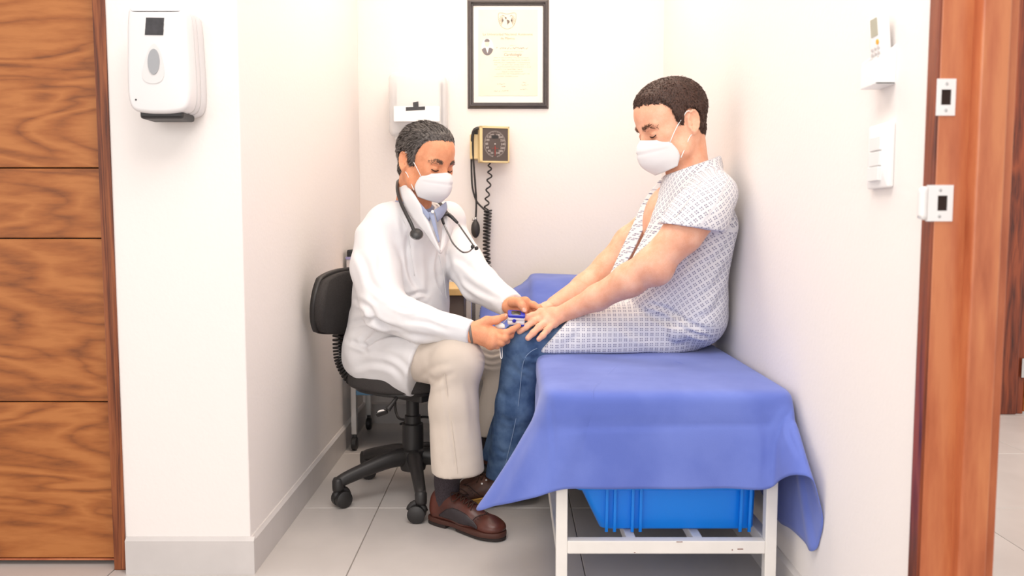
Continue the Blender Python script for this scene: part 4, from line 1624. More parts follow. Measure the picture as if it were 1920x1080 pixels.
# ------------------------------------------------------------ person in the lab coat
M['skin1'] = skin('tan_skin', srgb(214, 142, 104), srgb(226, 156, 118), srgb(234, 168, 130))
M['hair1'] = mat('grey_black_hair', srgb(58, 52, 50), .6, c2=srgb(108, 102, 98), vscale=160, bump=.4, bscale=500)
M['coat'] = garment('lab_coat_white', (.77, .765, .785, 1), (.80, .795, .81, 1), .9, 1400, .10)
M['chino'] = garment('stone_chino', srgb(206, 194, 182), srgb(216, 204, 192), .9, 1500, .18)
M['shirt'] = garment('blue_grey_shirt', srgb(150, 160, 190), srgb(166, 176, 204), .9, 1500, .15)
M['sock'] = mat('dark_sock', srgb(46, 38, 42), .95, c2=srgb(62, 54, 60), vscale=300, bump=.4, bscale=900)
M['leather'] = mat('brown_leather', srgb(66, 32, 25), .36, c2=srgb(88, 42, 31), vscale=24, bump=.12, bscale=350)
M['leatherd'] = mat('navy_leather', srgb(36, 29, 33), .42, c2=srgb(48, 38, 42), vscale=24, bump=.1, bscale=350)
M['sole'] = mat('brown_sole', srgb(72, 38, 28), .6)
M['heel'] = mat('dark_sole', srgb(40, 30, 28), .8)
M['lace'] = mat('brown_lace', srgb(58, 36, 26), .9)

dpel = V3(-.42, 2.71, .475)
doc = thing('person', (-.30, 2.55, 0), 'seated person in a white lab coat with stethoscope and face mask', 'person')
A1 = math.radians(-42)                     # facing: to the right and towards the viewer
hf, hs, hp = frame(math.radians(-40), math.radians(16)), .93, at(799, 301, 2.53)
dneck = at(774, 392, 2.575)
loc = (dneck - hp) @ hf / hs
hfld = head_field(loc, (.055, .060))
LV, LF = hfld.mesh(2)
head_m = (LV @ (hf * hs).T + hp, LF)


def hand(fl, wrist, palm, fingers, thumb, k=.006):
    """palm web from wrist to knuckles, then each finger its own jointed chain: list of (points, radii)"""
    kn = [np.asarray(f[0][0], float) for f in fingers]
    w = np.asarray(wrist, float)
    for a, r in zip(kn, palm):
        fl.cap(w + (a - w) * .12, a, r * 1.05, r, .010)
    for i in range(len(kn) - 1):
        fl.cap(kn[i], kn[i + 1], palm[i] * .92, palm[i + 1] * .92, .008)
        mid0, mid1 = w + (kn[i] - w) * .55, w + (kn[i + 1] - w) * .55
        fl.cap(mid0, mid1, palm[i], palm[i + 1], .010)
    for pts, rs in fingers:
        fl.chain(pts, rs, .0035)
        for p_, r_ in zip(pts[1:-1], rs[1:-1]):
            fl.ell(p_, (r_ * 1.06,) * 3, .003)
    pts, rs = thumb
    fl.chain(pts, rs, .006)


def nail(p, along, up, mt, parent, r=.0062):
    al, u_ = unit(along), unit(up)
    u_ = unit(u_ - al * u_.dot(al))
    sd = np.cross(al, u_)
    G = np.zeros((7, 7, 3))
    for i, a in enumerate(np.linspace(-1, 1, 7)):
        for j, b in enumerate(np.linspace(-1, 1, 7)):
            A_, B_ = a * math.sqrt(1 - .45 * b * b), b * math.sqrt(1 - .45 * a * a)
            G[i, j] = p + al * A_ * r * .95 + sd * B_ * r * .78 - u_ * (.0022 * B_ * B_ + .0006 * A_ * A_)
    return obj('fingernail', s_grid(G, .0007), mt, parent, smooth=True)


M['nail'] = mat('fingernail', srgb(232, 172, 150), .3)
# near (right) hand: thumb on top, forefinger under the clip, the rest curled
w_r = at(884, 624, 2.315)
fr_ = Field(np.minimum(at(850, 670, 2.24), at(990, 570, 2.24)) - .02, np.maximum(at(850, 570, 2.44), at(990, 570, 2.44)) + .02, .0022)
Y0 = 2.30
fing = [
    ([at(923, 623, Y0 + .020), at(947, 625, Y0 - .002), at(961, 618, Y0 + .005), at(972, 611, Y0 + .012)], [.0125, .0105, .0090, .0078]),
    ([at(925, 633, Y0 + .004), at(947, 634, Y0 - .008), at(957, 629, Y0 + .018), at(961, 622, Y0 + .034)], [.0125, .0108, .0092, .008]),
    ([at(924, 641, Y0 + .000), at(941, 642, Y0 - .004), at(950, 639, Y0 + .022), at(949, 631, Y0 + .038)], [.0122, .0104, .009, .008]),
    ([at(920, 646, Y0 + .008), at(932, 648, Y0 + .004), at(940, 645, Y0 + .026), at(939, 638, Y0 + .040)], [.0112, .0094, .0082, .0074])]
thumb = ([at(893, 613, Y0 + .018), at(913, 602, Y0 + .026), at(931, 600, Y0 + .030), at(948, 593, Y0 + .036)], [.0170, .0140, .0115, .0088])
hand(fr_, w_r, [.0165, .0175, .0165, .015], fing, thumb)
fr_.cap(at(862, 621, 2.325), w_r, .030, .0265, .012, w=(0, .2, 1), sw=1.0)
fr_.cap(w_r, at(905, 627, Y0 + .012), .0265, .020, .012)
hr = fr_.mesh(1)
# far (left) hand reaching from behind: thumb on the clip's top, forefinger along the other hand
w_l = at(956, 573, 2.415)
fl_ = Field(at(925, 640, 2.30) - .02, np.maximum(at(1030, 540, 2.50), at(1030, 540, 2.30)) + .02, .0022)
Yl = 2.385
fing = [
    ([at(984, 567, Yl + .02), at(1000, 572, Yl + .012), at(1010, 577, Yl + .006), at(1018, 582, Yl + .002)], [.0125, .0105, .0092, .0078]),
    ([at(983, 577, Yl + .02), at(998, 587, Yl + .025), at(1003, 595, Yl + .03), at(1004, 602, Yl + .035)], [.0125, .0105, .0092, .0078]),
    ([at(979, 587, Yl + .015), at(990, 597, Yl + .02), at(994, 604, Yl + .025), at(994, 610, Yl + .03)], [.0120, .0102, .009, .0078]),
    ([at(973, 594, Yl + .01), at(982, 603, Yl + .015), at(985, 609, Yl + .02), at(985, 614, Yl + .024)], [.0110, .0094, .0082, .0074])]
thumb = ([at(962, 566, Yl - .005), at(973, 567, Yl - .030), at(979, 573, Yl - .042), at(983, 582, Yl - .046)], [.0160, .0132, .0112, .0092])
hand(fl_, w_l, [.0165, .0170, .0165, .015], fing, thumb)
fl_.cap(at(935, 558, 2.475), w_l, .022, .026, .012)
hl = fl_.mesh(1)
# forearms and chest under the coat close the body up
tr_ = Field((-.68, 2.15, .40), (.10, 2.95, 1.02), .008)
W1 = V3(-math.sin(A1), math.cos(A1), 0)
dchest = at(758, 455, 2.63)
tr_.cap(dpel + (0, 0, .02), dchest, .10, .095, .03, w=W1, sw=1.35)
tr_.cap(dchest, dneck - (0, 0, .02), .085, .05, .04, w=W1, sw=1.3)
dsn, dsf = at(706, 458, 2.52), at(850, 452, 2.75)
den, def_ = at(714, 577, 2.40), at(890, 527, 2.60)
tr_.chain([dchest + (0, 0, .05), dsn, den, at(866, 621, 2.32)], [.06, .038, .034, .022], .02)
tr_.chain([dchest + (0, 0, .05), dsf, def_, at(940, 560, 2.47)], [.06, .038, .034, .022], .02)
body1 = fastobj('body', *join_np(head_m, hr, hl, tr_.mesh(1)), M['skin1'], doc)
nail(at(983.5, 581, Yl - .0575), at(983, 582, Yl - .046) - at(978, 573, Yl - .042), (.25, -.9, .35), M['nail'], body1, .0075)
nail(at(947, 591, Y0 + .0285), at(948, 593, Y0) - at(931, 600, Y0), (.0, -.7, .7), M['nail'], body1, .0065)


def flow1(P, N):
    d = np.stack([-.9 - 0 * P[:, 0], .25 * np.sign(P[:, 1]) * 0 - .25 + 0 * P[:, 0], .15 - 2.5 * np.clip(.02 - P[:, 2], 0, .2) / .08], 1)
    side = np.abs(P[:, 1]) > .055
    d[side] = np.array((-.55, 0, -.75))
    d = d - N * (d * N).sum(1)[:, None]
    d /= np.linalg.norm(d, axis=1)[:, None] + 1e-9
    return d + N * .28


def pal1(P, r):
    n = len(P)
    g = r.random(n)
    dark = np.array(srgb(40, 34, 32)[:3])
    grey = np.array(srgb(150, 144, 140)[:3])
    amt = np.where(P[:, 2] < .035, .62, .42)
    return np.where((g < amt)[:, None], grey * r.uniform(.6, 1.2, (n, 1)), dark * r.uniform(.7, 1.8, (n, 1)))


make_hair(LV, LF, lambda P: hair_region(P, .080, .034, -.022, -.070), .008, hf, hp, hs, doc, M['hair1'], M['hairmat'], 15000, .022, flow1, pal1, 5, .13)
for s in (-1, 1):
    brow_strands(LV, LF, [(.088, s * .012, .010), (.086, s * .024, .0145), (.080, s * .038, .0160), (.070, s * .050, .011)], 280, .010, srgb(96, 80, 70), hf, hp, hs, doc, M['hairmat'], 11 + s)
    lash_line(LV, LF, [(.087, s * .019, -.0135), (.0885, s * .028, -.0165), (.085, s * .038, -.0165), (.078, s * .047, -.0125)], hf, hp, hs, doc, M['lace'])
make_mask(hf, hp, hs, doc, M['maskwhite'], M['strap'])

# shirt under the coat
sf = Field((-.60, 2.30, .55), (.05, 2.95, 1.08), .006)
sf.cap(at(775, 500, 2.60), dchest, .090, .098, .03, w=W1, sw=1.15)
sf.cap(dchest, dneck - (0, 0, .015), .098, .066, .05, w=W1, sw=1.05)
sf.keep(at(825, 478, 2.5), (0, 0, -1))
shirt = fastobj('shirt', *sf.mesh(1), M['shirt'], doc)

# lab coat
cf_ = Field((-.74, 2.12, .26), (.10, 3.0, 1.05), .0052)
F1 = V3(math.cos(A1), math.sin(A1), 0)
cf_.cap(at(752, 590, 2.64), dchest, .135, .125, .03, w=W1, sw=1.30)
cf_.cap(dchest, dneck - (0, 0, .030), .120, .072, .05, w=W1, sw=1.15)
cf_.chain([dneck - (0, 0, .055) - W1 * .02, at(722, 425, 2.53)], [.058, .064], .04)
cf_.chain([dneck - (0, 0, .05) + W1 * .02, at(838, 415, 2.74)], [.055, .066], .03)
cf_.ell(at(735, 615, 2.66), (.140, .140, .125), .04)
hipn = at(745, 655, 2.56)
kneen = at(856, 680, 2.335)
hipf = at(800, 650, 2.76)
kneef = at(950, 674, 2.71)
thd = unit(kneen - hipn)
sk = Field((-.74, 2.12, .26), (.10, 3.0, 1.05), .0052)
sk.cap(at(725, 650, 2.60), hipn + thd * .16, .135, .098, .03)
sk.cap(at(715, 672, 2.58), hipn + thd * .14 - (0, 0, .05), .105, .080, .04)
sk.ell(at(706, 640, 2.64), (.092, .11, .12), .03)
sk.ell(at(672, 668, 2.62), (.045, .06, .05), .03)
# front edge of the skirt panel and its hem
e0, e1 = at(763, 748, 2.42), at(801, 636, 2.40)
nrm_e = unit(np.cross(e1 - e0, V3(.35, .9, 0)))
if nrm_e[0] < 0:
    nrm_e = -nrm_e
sk.keep(e0, nrm_e)
h0, h1 = at(762, 748, 2.42), at(646, 690, 2.60)
nrm_h = unit(np.cross(h1 - h0, V3(.3, 1, 0.05)))
if nrm_h[2] > 0:
    nrm_h = -nrm_h
sk.keep(h0, nrm_h)
cf_.merge(sk, .012)
# V opening at the chest
v_top, v_bot = dneck + F1 * .10 + (0, 0, .05), at(826, 470, 2.50)
for t in np.linspace(0, 1, 9):
    c = at(800 + 26 * t, 372 + 88 * t, 2.505)
    cf_.cap(c - F1 * .02, c + F1 * .12, .040 * (1 - t) + .004, .05 * (1 - t) + .006, .006, op='-')
cf_.cap(at(775, 352, 2.575), at(776, 395, 2.575), .062, .062, .008, op='-')
armn = Field((-.74, 2.12, .26), (.10, 3.0, 1.05), .0052)
armn.chain([at(707, 450, 2.52), at(704, 505, 2.47), at(720, 578, 2.405), at(790, 606, 2.36), at(884, 623, 2.312)], [.072, .073, .066, .054, .036], .02)
armn.keep(at(884, 623, 2.312), unit(at(884, 623, 2.312) - at(790, 606, 2.36)), .002)
armf = Field((-.74, 2.12, .26), (.10, 3.0, 1.05), .0052)
armf.chain([at(840, 438, 2.75), at(868, 492, 2.66), at(900, 532, 2.58), at(958, 573, 2.43)], [.068, .064, .058, .041], .02)
armf.keep(at(961, 575, 2.425), unit(at(958, 573, 2.43) - at(900, 532, 2.58)), .002)
cf_.merge(armf, .008)
cf_.merge(armn, .010)
V_, F_ = cf_.mesh(1)
V_ = rumple(V_, F_, .0016, 26, 4)
V_ = folds(V_, F_, [
    ([(772, 420), (765, 470), (772, 520), (795, 555)], 6, 3.2), ([(752, 400), (760, 440), (758, 480)], 7, 2.0),
    ([(690, 600), (720, 622), (770, 628), (850, 640)], 6, 2.2), ([(742, 548), (762, 556), (786, 549), (800, 552)], 4, 3.0),
    ([(735, 570), (765, 580), (800, 572)], 5, 2.2), ([(800, 585), (830, 600), (870, 606)], 5, 1.4), ([(755, 600), (800, 605), (840, 618)], 5, 1.6),
    ([(690, 520), (712, 545), (735, 560)], 7, 2.0), ([(672, 470), (690, 510), (700, 560)], 8, 1.8), ([(700, 440), (715, 480), (712, 520)], 9, 1.5),
    ([(660, 560), (690, 575), (705, 600), (740, 626)], 5, 3.0), ([(655, 606), (690, 600), (725, 612), (760, 620)], 5, 3.5), ([(655, 640), (685, 648), (706, 634), (740, 628)], 5, 3.6),
    ([(690, 660), (680, 640), (700, 622)], 5, 2.6), ([(660, 690), (700, 680), (740, 690), (760, 720)], 7, 1.6), ([(700, 660), (740, 670), (775, 700)], 7, 1.4), ([(790, 640), (775, 680), (765, 720)], 5, 1.0),
    ([(824, 465), (818, 500), (822, 530), (838, 560)], 4, 2.4), ([(800, 470), (805, 520), (800, 560)], 7, 1.3), ([(836, 470), (842, 500), (835, 540)], 5, 1.5),
    ([(850, 480), (880, 500), (900, 520)], 7, 1.5), ([(862, 520), (890, 540), (930, 560)], 6, 1.8), ([(846, 505), (866, 540), (900, 566)], 5, 1.8), ([(900, 500), (925, 530), (950, 548)], 7, 1.3),
], .0034)
coat = fastobj('lab_coat', V_, F_, M['coat'], doc)
seam_on(V_, F_, [(748, 398), (764, 430), (768, 475), (776, 520)], .0011, 'sleeve_seam', M['coat'], coat)
seam_on(V_, F_, [(826, 478), (831, 505), (835, 535), (838, 560)], .0020, 'front_edge', M['coat'], coat)
seam_on(V_, F_, [(868, 606), (874, 624), (876, 640)], .0009, 'cuff_seam', M['coat'], coat)

# collar and lapels lying on the coat, each a folded panel of cloth


def lay(rows, thick, name, mt, parent, nu=14, nv=20):
    return obj(name, s_patch(rows, nu, nv, thick), mt, parent, smooth=True)


lay([[at(748, 344, 2.56), at(755, 375, 2.48), at(775, 410, 2.46), at(800, 440, 2.445), at(824, 474, 2.44)],
     [at(757, 340, 2.54), at(775, 366, 2.46), at(795, 402, 2.445), at(810, 437, 2.435), at(825, 472, 2.435)],
     [at(762, 345, 2.535), at(786, 384, 2.47), at(803, 418, 2.46), at(815, 448, 2.455), at(826, 471, 2.445)]], .004, 'lapel', M['coat'], coat)
lay([[at(838, 388, 2.58), at(846, 405, 2.575), at(848, 430, 2.565), at(838, 455, 2.52), at(826, 476, 2.46)],
     [at(832, 390, 2.56), at(838, 408, 2.55), at(838, 432, 2.53), at(832, 455, 2.50), at(825, 475, 2.45)],
     [at(826, 393, 2.56), at(830, 410, 2.545), at(829, 432, 2.53), at(827, 452, 2.50), at(824, 474, 2.45)]], .004, 'lapel', M['coat'], coat)
# shirt collar points
lay([[at(764, 352, 2.53), at(780, 372, 2.47), at(796, 392, 2.445)], [at(770, 368, 2.50), at(788, 386, 2.452), at(806, 402, 2.438)], [at(775, 378, 2.49), at(792, 398, 2.448), at(803, 412, 2.438)]], .003, 'shirt_collar', M['shirt'], doc, 8, 12)
lay([[at(836, 378, 2.54), at(826, 386, 2.50), at(814, 394, 2.45)], [at(838, 388, 2.53), at(829, 398, 2.49), at(818, 406, 2.45)], [at(836, 396, 2.53), at(828, 408, 2.495), at(820, 416, 2.46)]], .003, 'shirt_collar', M['shirt'], doc, 8, 12)
obj('shirt_placket', s_patch([[at(804, 398, 2.437), at(812, 425, 2.435), at(822, 455, 2.44)], [at(813, 397, 2.438), at(819, 425, 2.437), at(825, 453, 2.442)]], 4, 14, .002), M['shirt'], shirt, smooth=True)
obj('button', s_lathe([(.0052, 0), (.0052, .0012), (.004, .002), (0, .0018)], 14, at(811, 397, 2.434), unit((.5, -.85, .1))), M['white'], shirt, smooth=True)

# trousers
tf = Field((-.62, 2.12, .10), (.14, 3.0, .66), .0050)
tf.cap(hipn, kneen, .088, .076, .02)
tf.ell(kneen + (.002, -.004, .006), (.078, .074, .076), .01)
hemn = at(860, 884, 2.31)
tf.chain([kneen + (0, 0, -.01), at(850, 760, 2.33), hemn - (0, 0, .05)], [.072, .070, .078], .02)
tf.cap(hipf, kneef, .085, .070, .02)
hemf = at(918, 812, 2.71)
tf.chain([kneef, hemf - (0, 0, .05)], [.066, .062], .02)
P3 = [tf.ax[0][:, None, None], tf.ax[1][None, :, None], tf.ax[2][None, None, :]]
# flat hems: the near leg ends lower than the far one
hz = np.where(P3[1] + 0 * P3[0] < 2.52, hemn[2] + .03 * (P3[0] - hemn[0]), hemf[2])
tf.D = np.maximum(tf.D, hz - P3[2])
V_, F_ = tf.mesh(1)
V_ = rumple(V_, F_, .0012, 24, 9, (1, 1, .6))
V_ = folds(V_, F_, [
    ([(770, 735), (800, 725), (822, 712), (850, 700)], 5, 3.0), ([(795, 700), (815, 712), (830, 705)], 5, 2.4), ([(780, 715), (810, 690), (850, 680)], 6, 1.6),
    ([(800, 745), (812, 725), (845, 710)], 5, 2.6), ([(830, 700), (838, 760), (848, 820), (858, 885)], 4, 1.3), ([(875, 700), (885, 760), (890, 830)], 8, 1.4),
    ([(810, 760), (820, 820), (825, 880)], 9, 1.2), ([(898, 655), (920, 665), (945, 660)], 3, 2.4), ([(898, 668), (920, 678), (945, 672)], 3, 2.2), ([(900, 680), (920, 688), (940, 686)], 3, 1.6),
])
trou = fastobj('trousers', V_, F_, M['chino'], doc)
obj('side_seam', s_tube([p for p in [at(834, 702, 2.258), at(842, 760, 2.262), at(850, 820, 2.252), at(858, 888, 2.238)]], .0012, 5, 24), M['chino'], trou)


# socks and shoes
def shoe(name, heel, toe, roll, m_up, m_mid, m_sole, m_heel, m_lace, parent, label=None, welt=None, lift=0.0, L=.29, eyelets=False):
    """low lace-up shoe from heel to toe point on the floor; lift raises the heel"""
    heel, toe = np.asarray(heel, float), np.asarray(toe, float)
    fx = unit(toe - heel)
    up = unit(np.cross(fx, np.cross((0, 0, 1.0), fx)))
    sd = np.cross(up, fx)
    T = lambda a, b, c: heel + fx * a * L / .29 + sd * b + up * c
    f = Field((-.02, -.07, -.005), (.32, .07, .15), .003)
    f.cap((.035, 0, .045), (.11, 0, .050), .036, .036, .02)
    f.cap((.035, 0, .075), (.060, 0, .085), .030, .030, .02)
    f.cap((.10, 0, .065), (.165, 0, .048), .034, .033, .02)
    f.cap((.15, .002, .034), (.232, .003, .031), .037, .030, .02)
    f.ell((.238, .003, .031), (.050, .040, .024), .015)
    f.ell((.058, 0, .118), (.045, .028, .030), .006, op='-')
    f.keep((0, 0, .024), (0, 0, -1), .001)
    V_, F_ = f.mesh(2)
    A = np.stack([T(*p) for p in V_])
    up_o = fastobj(name, A, F_, m_up, parent)
    out = cr([(-.004, 0), (.006, .028), (.05, .036), (.11, .036), (.17, .043), (.23, .046), (.275, .030), (.292, .002), (.277, -.026), (.23, -.042), (.17, -.038), (.11, -.031), (.05, -.034), (.006, -.027)], 60, True)
    O3 = T(0, 0, 0)
    obj('sole', s_prism([(a * L / .29, b) for a, b in out], O3, fx, sd, up, .010, .0245, .003), m_sole, up_o, angle=40)
    hl_ = [(a * L / .29, b * .97) for a, b in out if a < .085]
    obj('heel', s_prism(hl_, O3, fx, sd, up, 0, .0105, .002), m_heel, up_o)
    fo_ = [(a * L / .29, b * .94) for a, b in out if a > .125]
    obj('tread', s_prism(fo_, O3, fx, sd, up, .002, .0105, .002), m_heel, up_o)
    if welt is not None:
        obj('welt', s_tube([T(a, b * 1.02, .0265) for a, b in out], .0028, 6, closed=True), welt, up_o, smooth=True)
    kd = V_
    Nl = normals(V_, F_)

    def surf(a, b, c, off=.0012):
        i = np.argmin(((kd - np.array((a, b, c))) ** 2).sum(1))
        return T(*(kd[i] + Nl[i] * off))
    if m_mid is not None:
        for s in (-1, 1):
            rows = []
            for c in np.linspace(.030, .078, 6):
                rows.append([surf(a, s * .05, .030 + (c - .030) * math.sin(PI * min(max((a - .060) / .16, .02), .98)) ** .7, .0012) for a in np.linspace(.064, .215, 14)])
            obj('side_panel', s_patch(rows, 8, 24, .0016), m_mid, up_o, smooth=True)
    # toe cap seam with punched holes
    obj('toe_cap_seam', s_tube([surf(.200 + .024 * (1 - abs(s)) - .035 * abs(s), s * .042, .03 + .035 * (1 - abs(s)), .0006) for s in np.linspace(-1, 1, 25)], .0011, 5), m_heel, up_o, smooth=True)
    holes = []
    for s in np.linspace(-1, 1, 19):
        p = surf(.205 + .022 * (1 - abs(s)) - .02 * abs(s), s * .042, .03 + .035 * (1 - abs(s)), .0004)
        holes.append(s_lathe([(.0014, 0), (.0014, .0009)], 7, p, unit(p - T(.2, 0, .02))))
    obj('brogue_holes', join(*holes), m_heel, up_o)
    # laces
    for i in range(5):
        a = .105 + i * .0155
        zt_ = .115 - i * .010
        for s in (-1, 1):
            p = [surf(a, s * .019, zt_, .002), surf(a + .006, 0, zt_ + .01, .0045), surf(a + .013, -s * .019, zt_ - .006, .002)]
            obj('lace', s_tube(p, .0017, 6, 10), m_lace, up_o, smooth=True)
        if eyelets:
            for s in (-1, 1):
                q = surf(a, s * .024, zt_ - .012, .001)
                obj('eyelet', s_lathe([(.003, 0), (.003, .0012), (.0018, .0014)], 10, q, unit(q - T(a, 0, .05))), M['mount'], up_o)
    for s in (-1, 1):
        obj('lace', s_tube([surf(.112, s * .004, .12, .003), surf(.10, s * .022, .11, .012), surf(.118, s * .036, .09, .010), surf(.125, s * .012, .10, .004)], .0016, 6, 16), m_lace, up_o, smooth=True)
    return up_o, T


hz_ = at(812, 972, 2.365)
hz_[2] = 0
tz_ = at(944, 1012, 2.205)
tz_[2] = 0
hd = unit(tz_ - hz_)
sh1, T1 = shoe('shoe', hz_, tz_, 0, M['leather'], M['leatherd'], M['sole'], M['heel'], M['lace'], doc, L=np.linalg.norm(tz_ - hz_) * 1.0)
obj('sock', s_tube([T1(.062, 0, .05), T1(.062, 0, .10), T1(.066, 0, .15), hemn + (0, 0, .03)], [.034, .036, .040, .045], 18, 12), M['sock'], doc, smooth=True)
hz2 = V3(-.125, 2.80, 0)
sh2, T2 = shoe('shoe', hz2, hz2 + V3(.235, -.17, 0), 0, M['leather'], M['leatherd'], M['sole'], M['heel'], M['lace'], doc)
obj('sock', s_tube([T2(.062, 0, .05), T2(.062, 0, .10), hemf + (0, 0, .05)], [.034, .036, .042], 18, 12), M['sock'], doc, smooth=True)
# watch at the near cuff
wt = obj('wristwatch', s_tube([w_r + V3(-.001, 0, 0) + .0285 * (V3(0, 1, 0) * math.cos(a) + V3(-.15, 0, 1) * math.sin(a)) for a in np.linspace(0, 2 * PI, 24, endpoint=False)], .0030, 8, closed=True, flat=((1, 0, 0), 1.6)), M['greybox'], doc, smooth=True)

# ------------------------------------------------------------ person in the hospital gown
M['skin2'] = skin('fair_skin', srgb(230, 166, 134), srgb(238, 180, 150), srgb(244, 192, 164))
M['hair2'] = mat('brown_hair', srgb(50, 32, 26), .6, c2=srgb(78, 52, 42), vscale=160, bump=.4, bscale=500)
M['denim'] = mat('blue_denim', srgb(60, 84, 122), .9, c2=srgb(94, 120, 156), vscale=22, bump=.5, bscale=900, spec=.2)
M['seam'] = mat('pale_seam', srgb(128, 150, 182), .9)
M['tanwelt'] = mat('tan_welt', srgb(196, 150, 70), .7)
M['shoe2'] = mat('dark_brown_leather', srgb(70, 42, 32), .5, c2=srgb(88, 54, 40), vscale=30, bump=.15, bscale=300)


def gown_mat():
    m = bpy.data.materials.new('printed_gown')
    m.use_nodes = True
    q = NT(m)
    uv = q.new('ShaderNodeUVMap', uv_map='print')
    sc = q.new('ShaderNodeVectorMath', operation='SCALE')
    sc.inputs['Scale'].default_value = 1 / .0152
    q.link(uv.outputs[0], sc.inputs[0])
    fr = q.new('ShaderNodeVectorMath', operation='FRACTION')
    q.link(sc.outputs[0], fr.inputs[0])
    su = q.new('ShaderNodeVectorMath', operation='SUBTRACT')
    su.inputs[1].default_value = (.5, .5, .5)
    q.link(fr.outputs[0], su.inputs[0])
    ab = q.new('ShaderNodeVectorMath', operation='ABSOLUTE')
    q.link(su.outputs[0], ab.inputs[0])
    sp = q.new('ShaderNodeSeparateXYZ')
    q.link(ab.outputs[0], sp.inputs[0])

    def mth(op, a, b):
        n = q.new('ShaderNodeMath', operation=op)
        for i, x in enumerate((a, b)):
            if isinstance(x, (int, float)):
                n.inputs[i].default_value = x
            else:
                q.link(x, n.inputs[i])
        return n.outputs[0]
    mx = mth('MAXIMUM', sp.outputs[0], sp.outputs[1])
    mn = mth('MINIMUM', sp.outputs[0], sp.outputs[1])
    ink = mth('MULTIPLY', mth('LESS_THAN', mx, .29), mth('GREATER_THAN', mn, .06))
    hol = mth('SUBTRACT', 1.0, mth('MULTIPLY', mth('LESS_THAN', mx, .20), mth('GREATER_THAN', mn, .13)))
    ink = mth('MULTIPLY', ink, hol)
    nz = q.new('ShaderNodeTexNoise', i_Scale=.9, i_Detail=1.0)
    q.link(sc.outputs[0], nz.inputs['Vector'])
    ink2 = mth('MULTIPLY', ink, mth('MULTIPLY_ADD', nz.outputs['Fac'], .8))
    mix = q.new('ShaderNodeMix', data_type='RGBA')
    mix.inputs['A'].default_value = (.77, .765, .785, 1)
    mix.inputs['B'].default_value = srgb(120, 120, 146)
    q.link(ink2, mix.inputs['Factor'])
    q.link(mix.outputs['Result'], q.b.inputs['Base Color'])
    q.b.inputs['Roughness'].default_value = .9
    q.b.inputs['Specular IOR Level'].default_value = .2
    tc = q.new('ShaderNodeTexCoord')
    n2 = q.new('ShaderNodeTexNoise', i_Scale=1300.0)
    q.link(tc.outputs['Object'], n2.inputs['Vector'])
    bp = q.new('ShaderNodeBump', i_Strength=.1, i_Distance=.001)
    q.link(n2.outputs['Fac'], bp.inputs['Height'])
    q.link(bp.outputs['Normal'], q.b.inputs['Normal'])
    return m


M['gown'] = gown_mat()


def print_uv(o, fn):
    """lay the printed cloth on a mesh: fn(points, normals) -> flat cloth coordinates per face corner"""
    me = o.data
    n = len(me.vertices)
    co = np.zeros(n * 3, np.float32)
    me.vertices.foreach_get('co', co)
    co = co.reshape(-1, 3) + WORLD[o.name]
    li = np.zeros(len(me.loops), np.int32)
    me.loops.foreach_get('vertex_index', li)
    pn = np.zeros(len(me.polygons) * 3, np.float32)
    me.polygons.foreach_get('normal', pn)
    pc = np.zeros(len(me.polygons) * 3, np.float32)
    me.polygons.foreach_get('center', pc)
    tot = np.zeros(len(me.polygons), np.int32)
    me.polygons.foreach_get('loop_total', tot)
    fi = np.repeat(np.arange(len(tot)), tot)
    uv = fn(co[li], (pc.reshape(-1, 3) + WORLD[o.name])[fi], pn.reshape(-1, 3)[fi])
    lay_ = me.uv_layers.new(name='print')
    lay_.data.foreach_set('uv', uv.astype(np.float32).ravel())


pat = thing('person', (.40, 2.42, 0), 'seated person in a printed hospital gown, jeans and face mask', 'person')
gf, gs, gp_ = frame(math.radians(180 + 18), math.radians(20)), 1.05, at(1258, 231, 2.40)
pneck = at(1292, 335, 2.415)
loc = (pneck - gp_) @ gf / gs
PV, PF = head_field(loc, (.053, .058)).mesh(2)
phead = (PV @ (gf * gs).T + gp_, PF)
# near arm and hand in one surface
na = Field(np.minimum(at(955, 660, 2.25), at(955, 660, 2.45)) - .02, np.maximum(at(1385, 340, 2.45), at(1385, 340, 2.1)) + .02, .0030)
na.lo[1] = 2.12
na = Field((at(955, 650, 2.35)[0] - .01, 2.12, at(955, 650, 2.35)[2] - .03), (.645, 2.46, .99), .0028)
pw = at(1062, 585, 2.348)
na.chain([at(1325, 385, 2.24), at(1280, 438, 2.215), at(1224, 497, 2.225), at(1180, 525, 2.255), at(1120, 558, 2.305), pw], [.056, .052, .047, .045, .035, .0265], .02)
na.ell(at(1232, 505, 2.225), (.044, .042, .044), .02)
fing = [
    ([at(1015, 587, 2.372), at(998, 592, 2.356), at(986, 595, 2.346), at(972, 598, 2.340)], [.0118, .0102, .0092, .0080]),
    ([at(1020, 594, 2.358), at(1000, 603, 2.342), at(986, 613, 2.334), at(974, 622, 2.332)], [.0120, .0106, .0096, .0084]),
    ([at(1028, 600, 2.346), at(1011, 613, 2.324), at(1000, 624, 2.314), at(990, 634, 2.312)], [.0116, .0104, .0094, .0084]),
    ([at(1038, 606, 2.338), at(1026, 619, 2.316), at(1018, 629, 2.306), at(1010.5, 636, 2.304)], [.0106, .0094, .0086, .0078])]
thumb = ([at(1045, 585, 2.375), at(1025, 585, 2.395), at(1010, 588, 2.405), at(998, 592, 2.405)], [.015, .0125, .011, .009])
hand(na, pw, [.0150, .0155, .0150, .0140], fing, thumb)
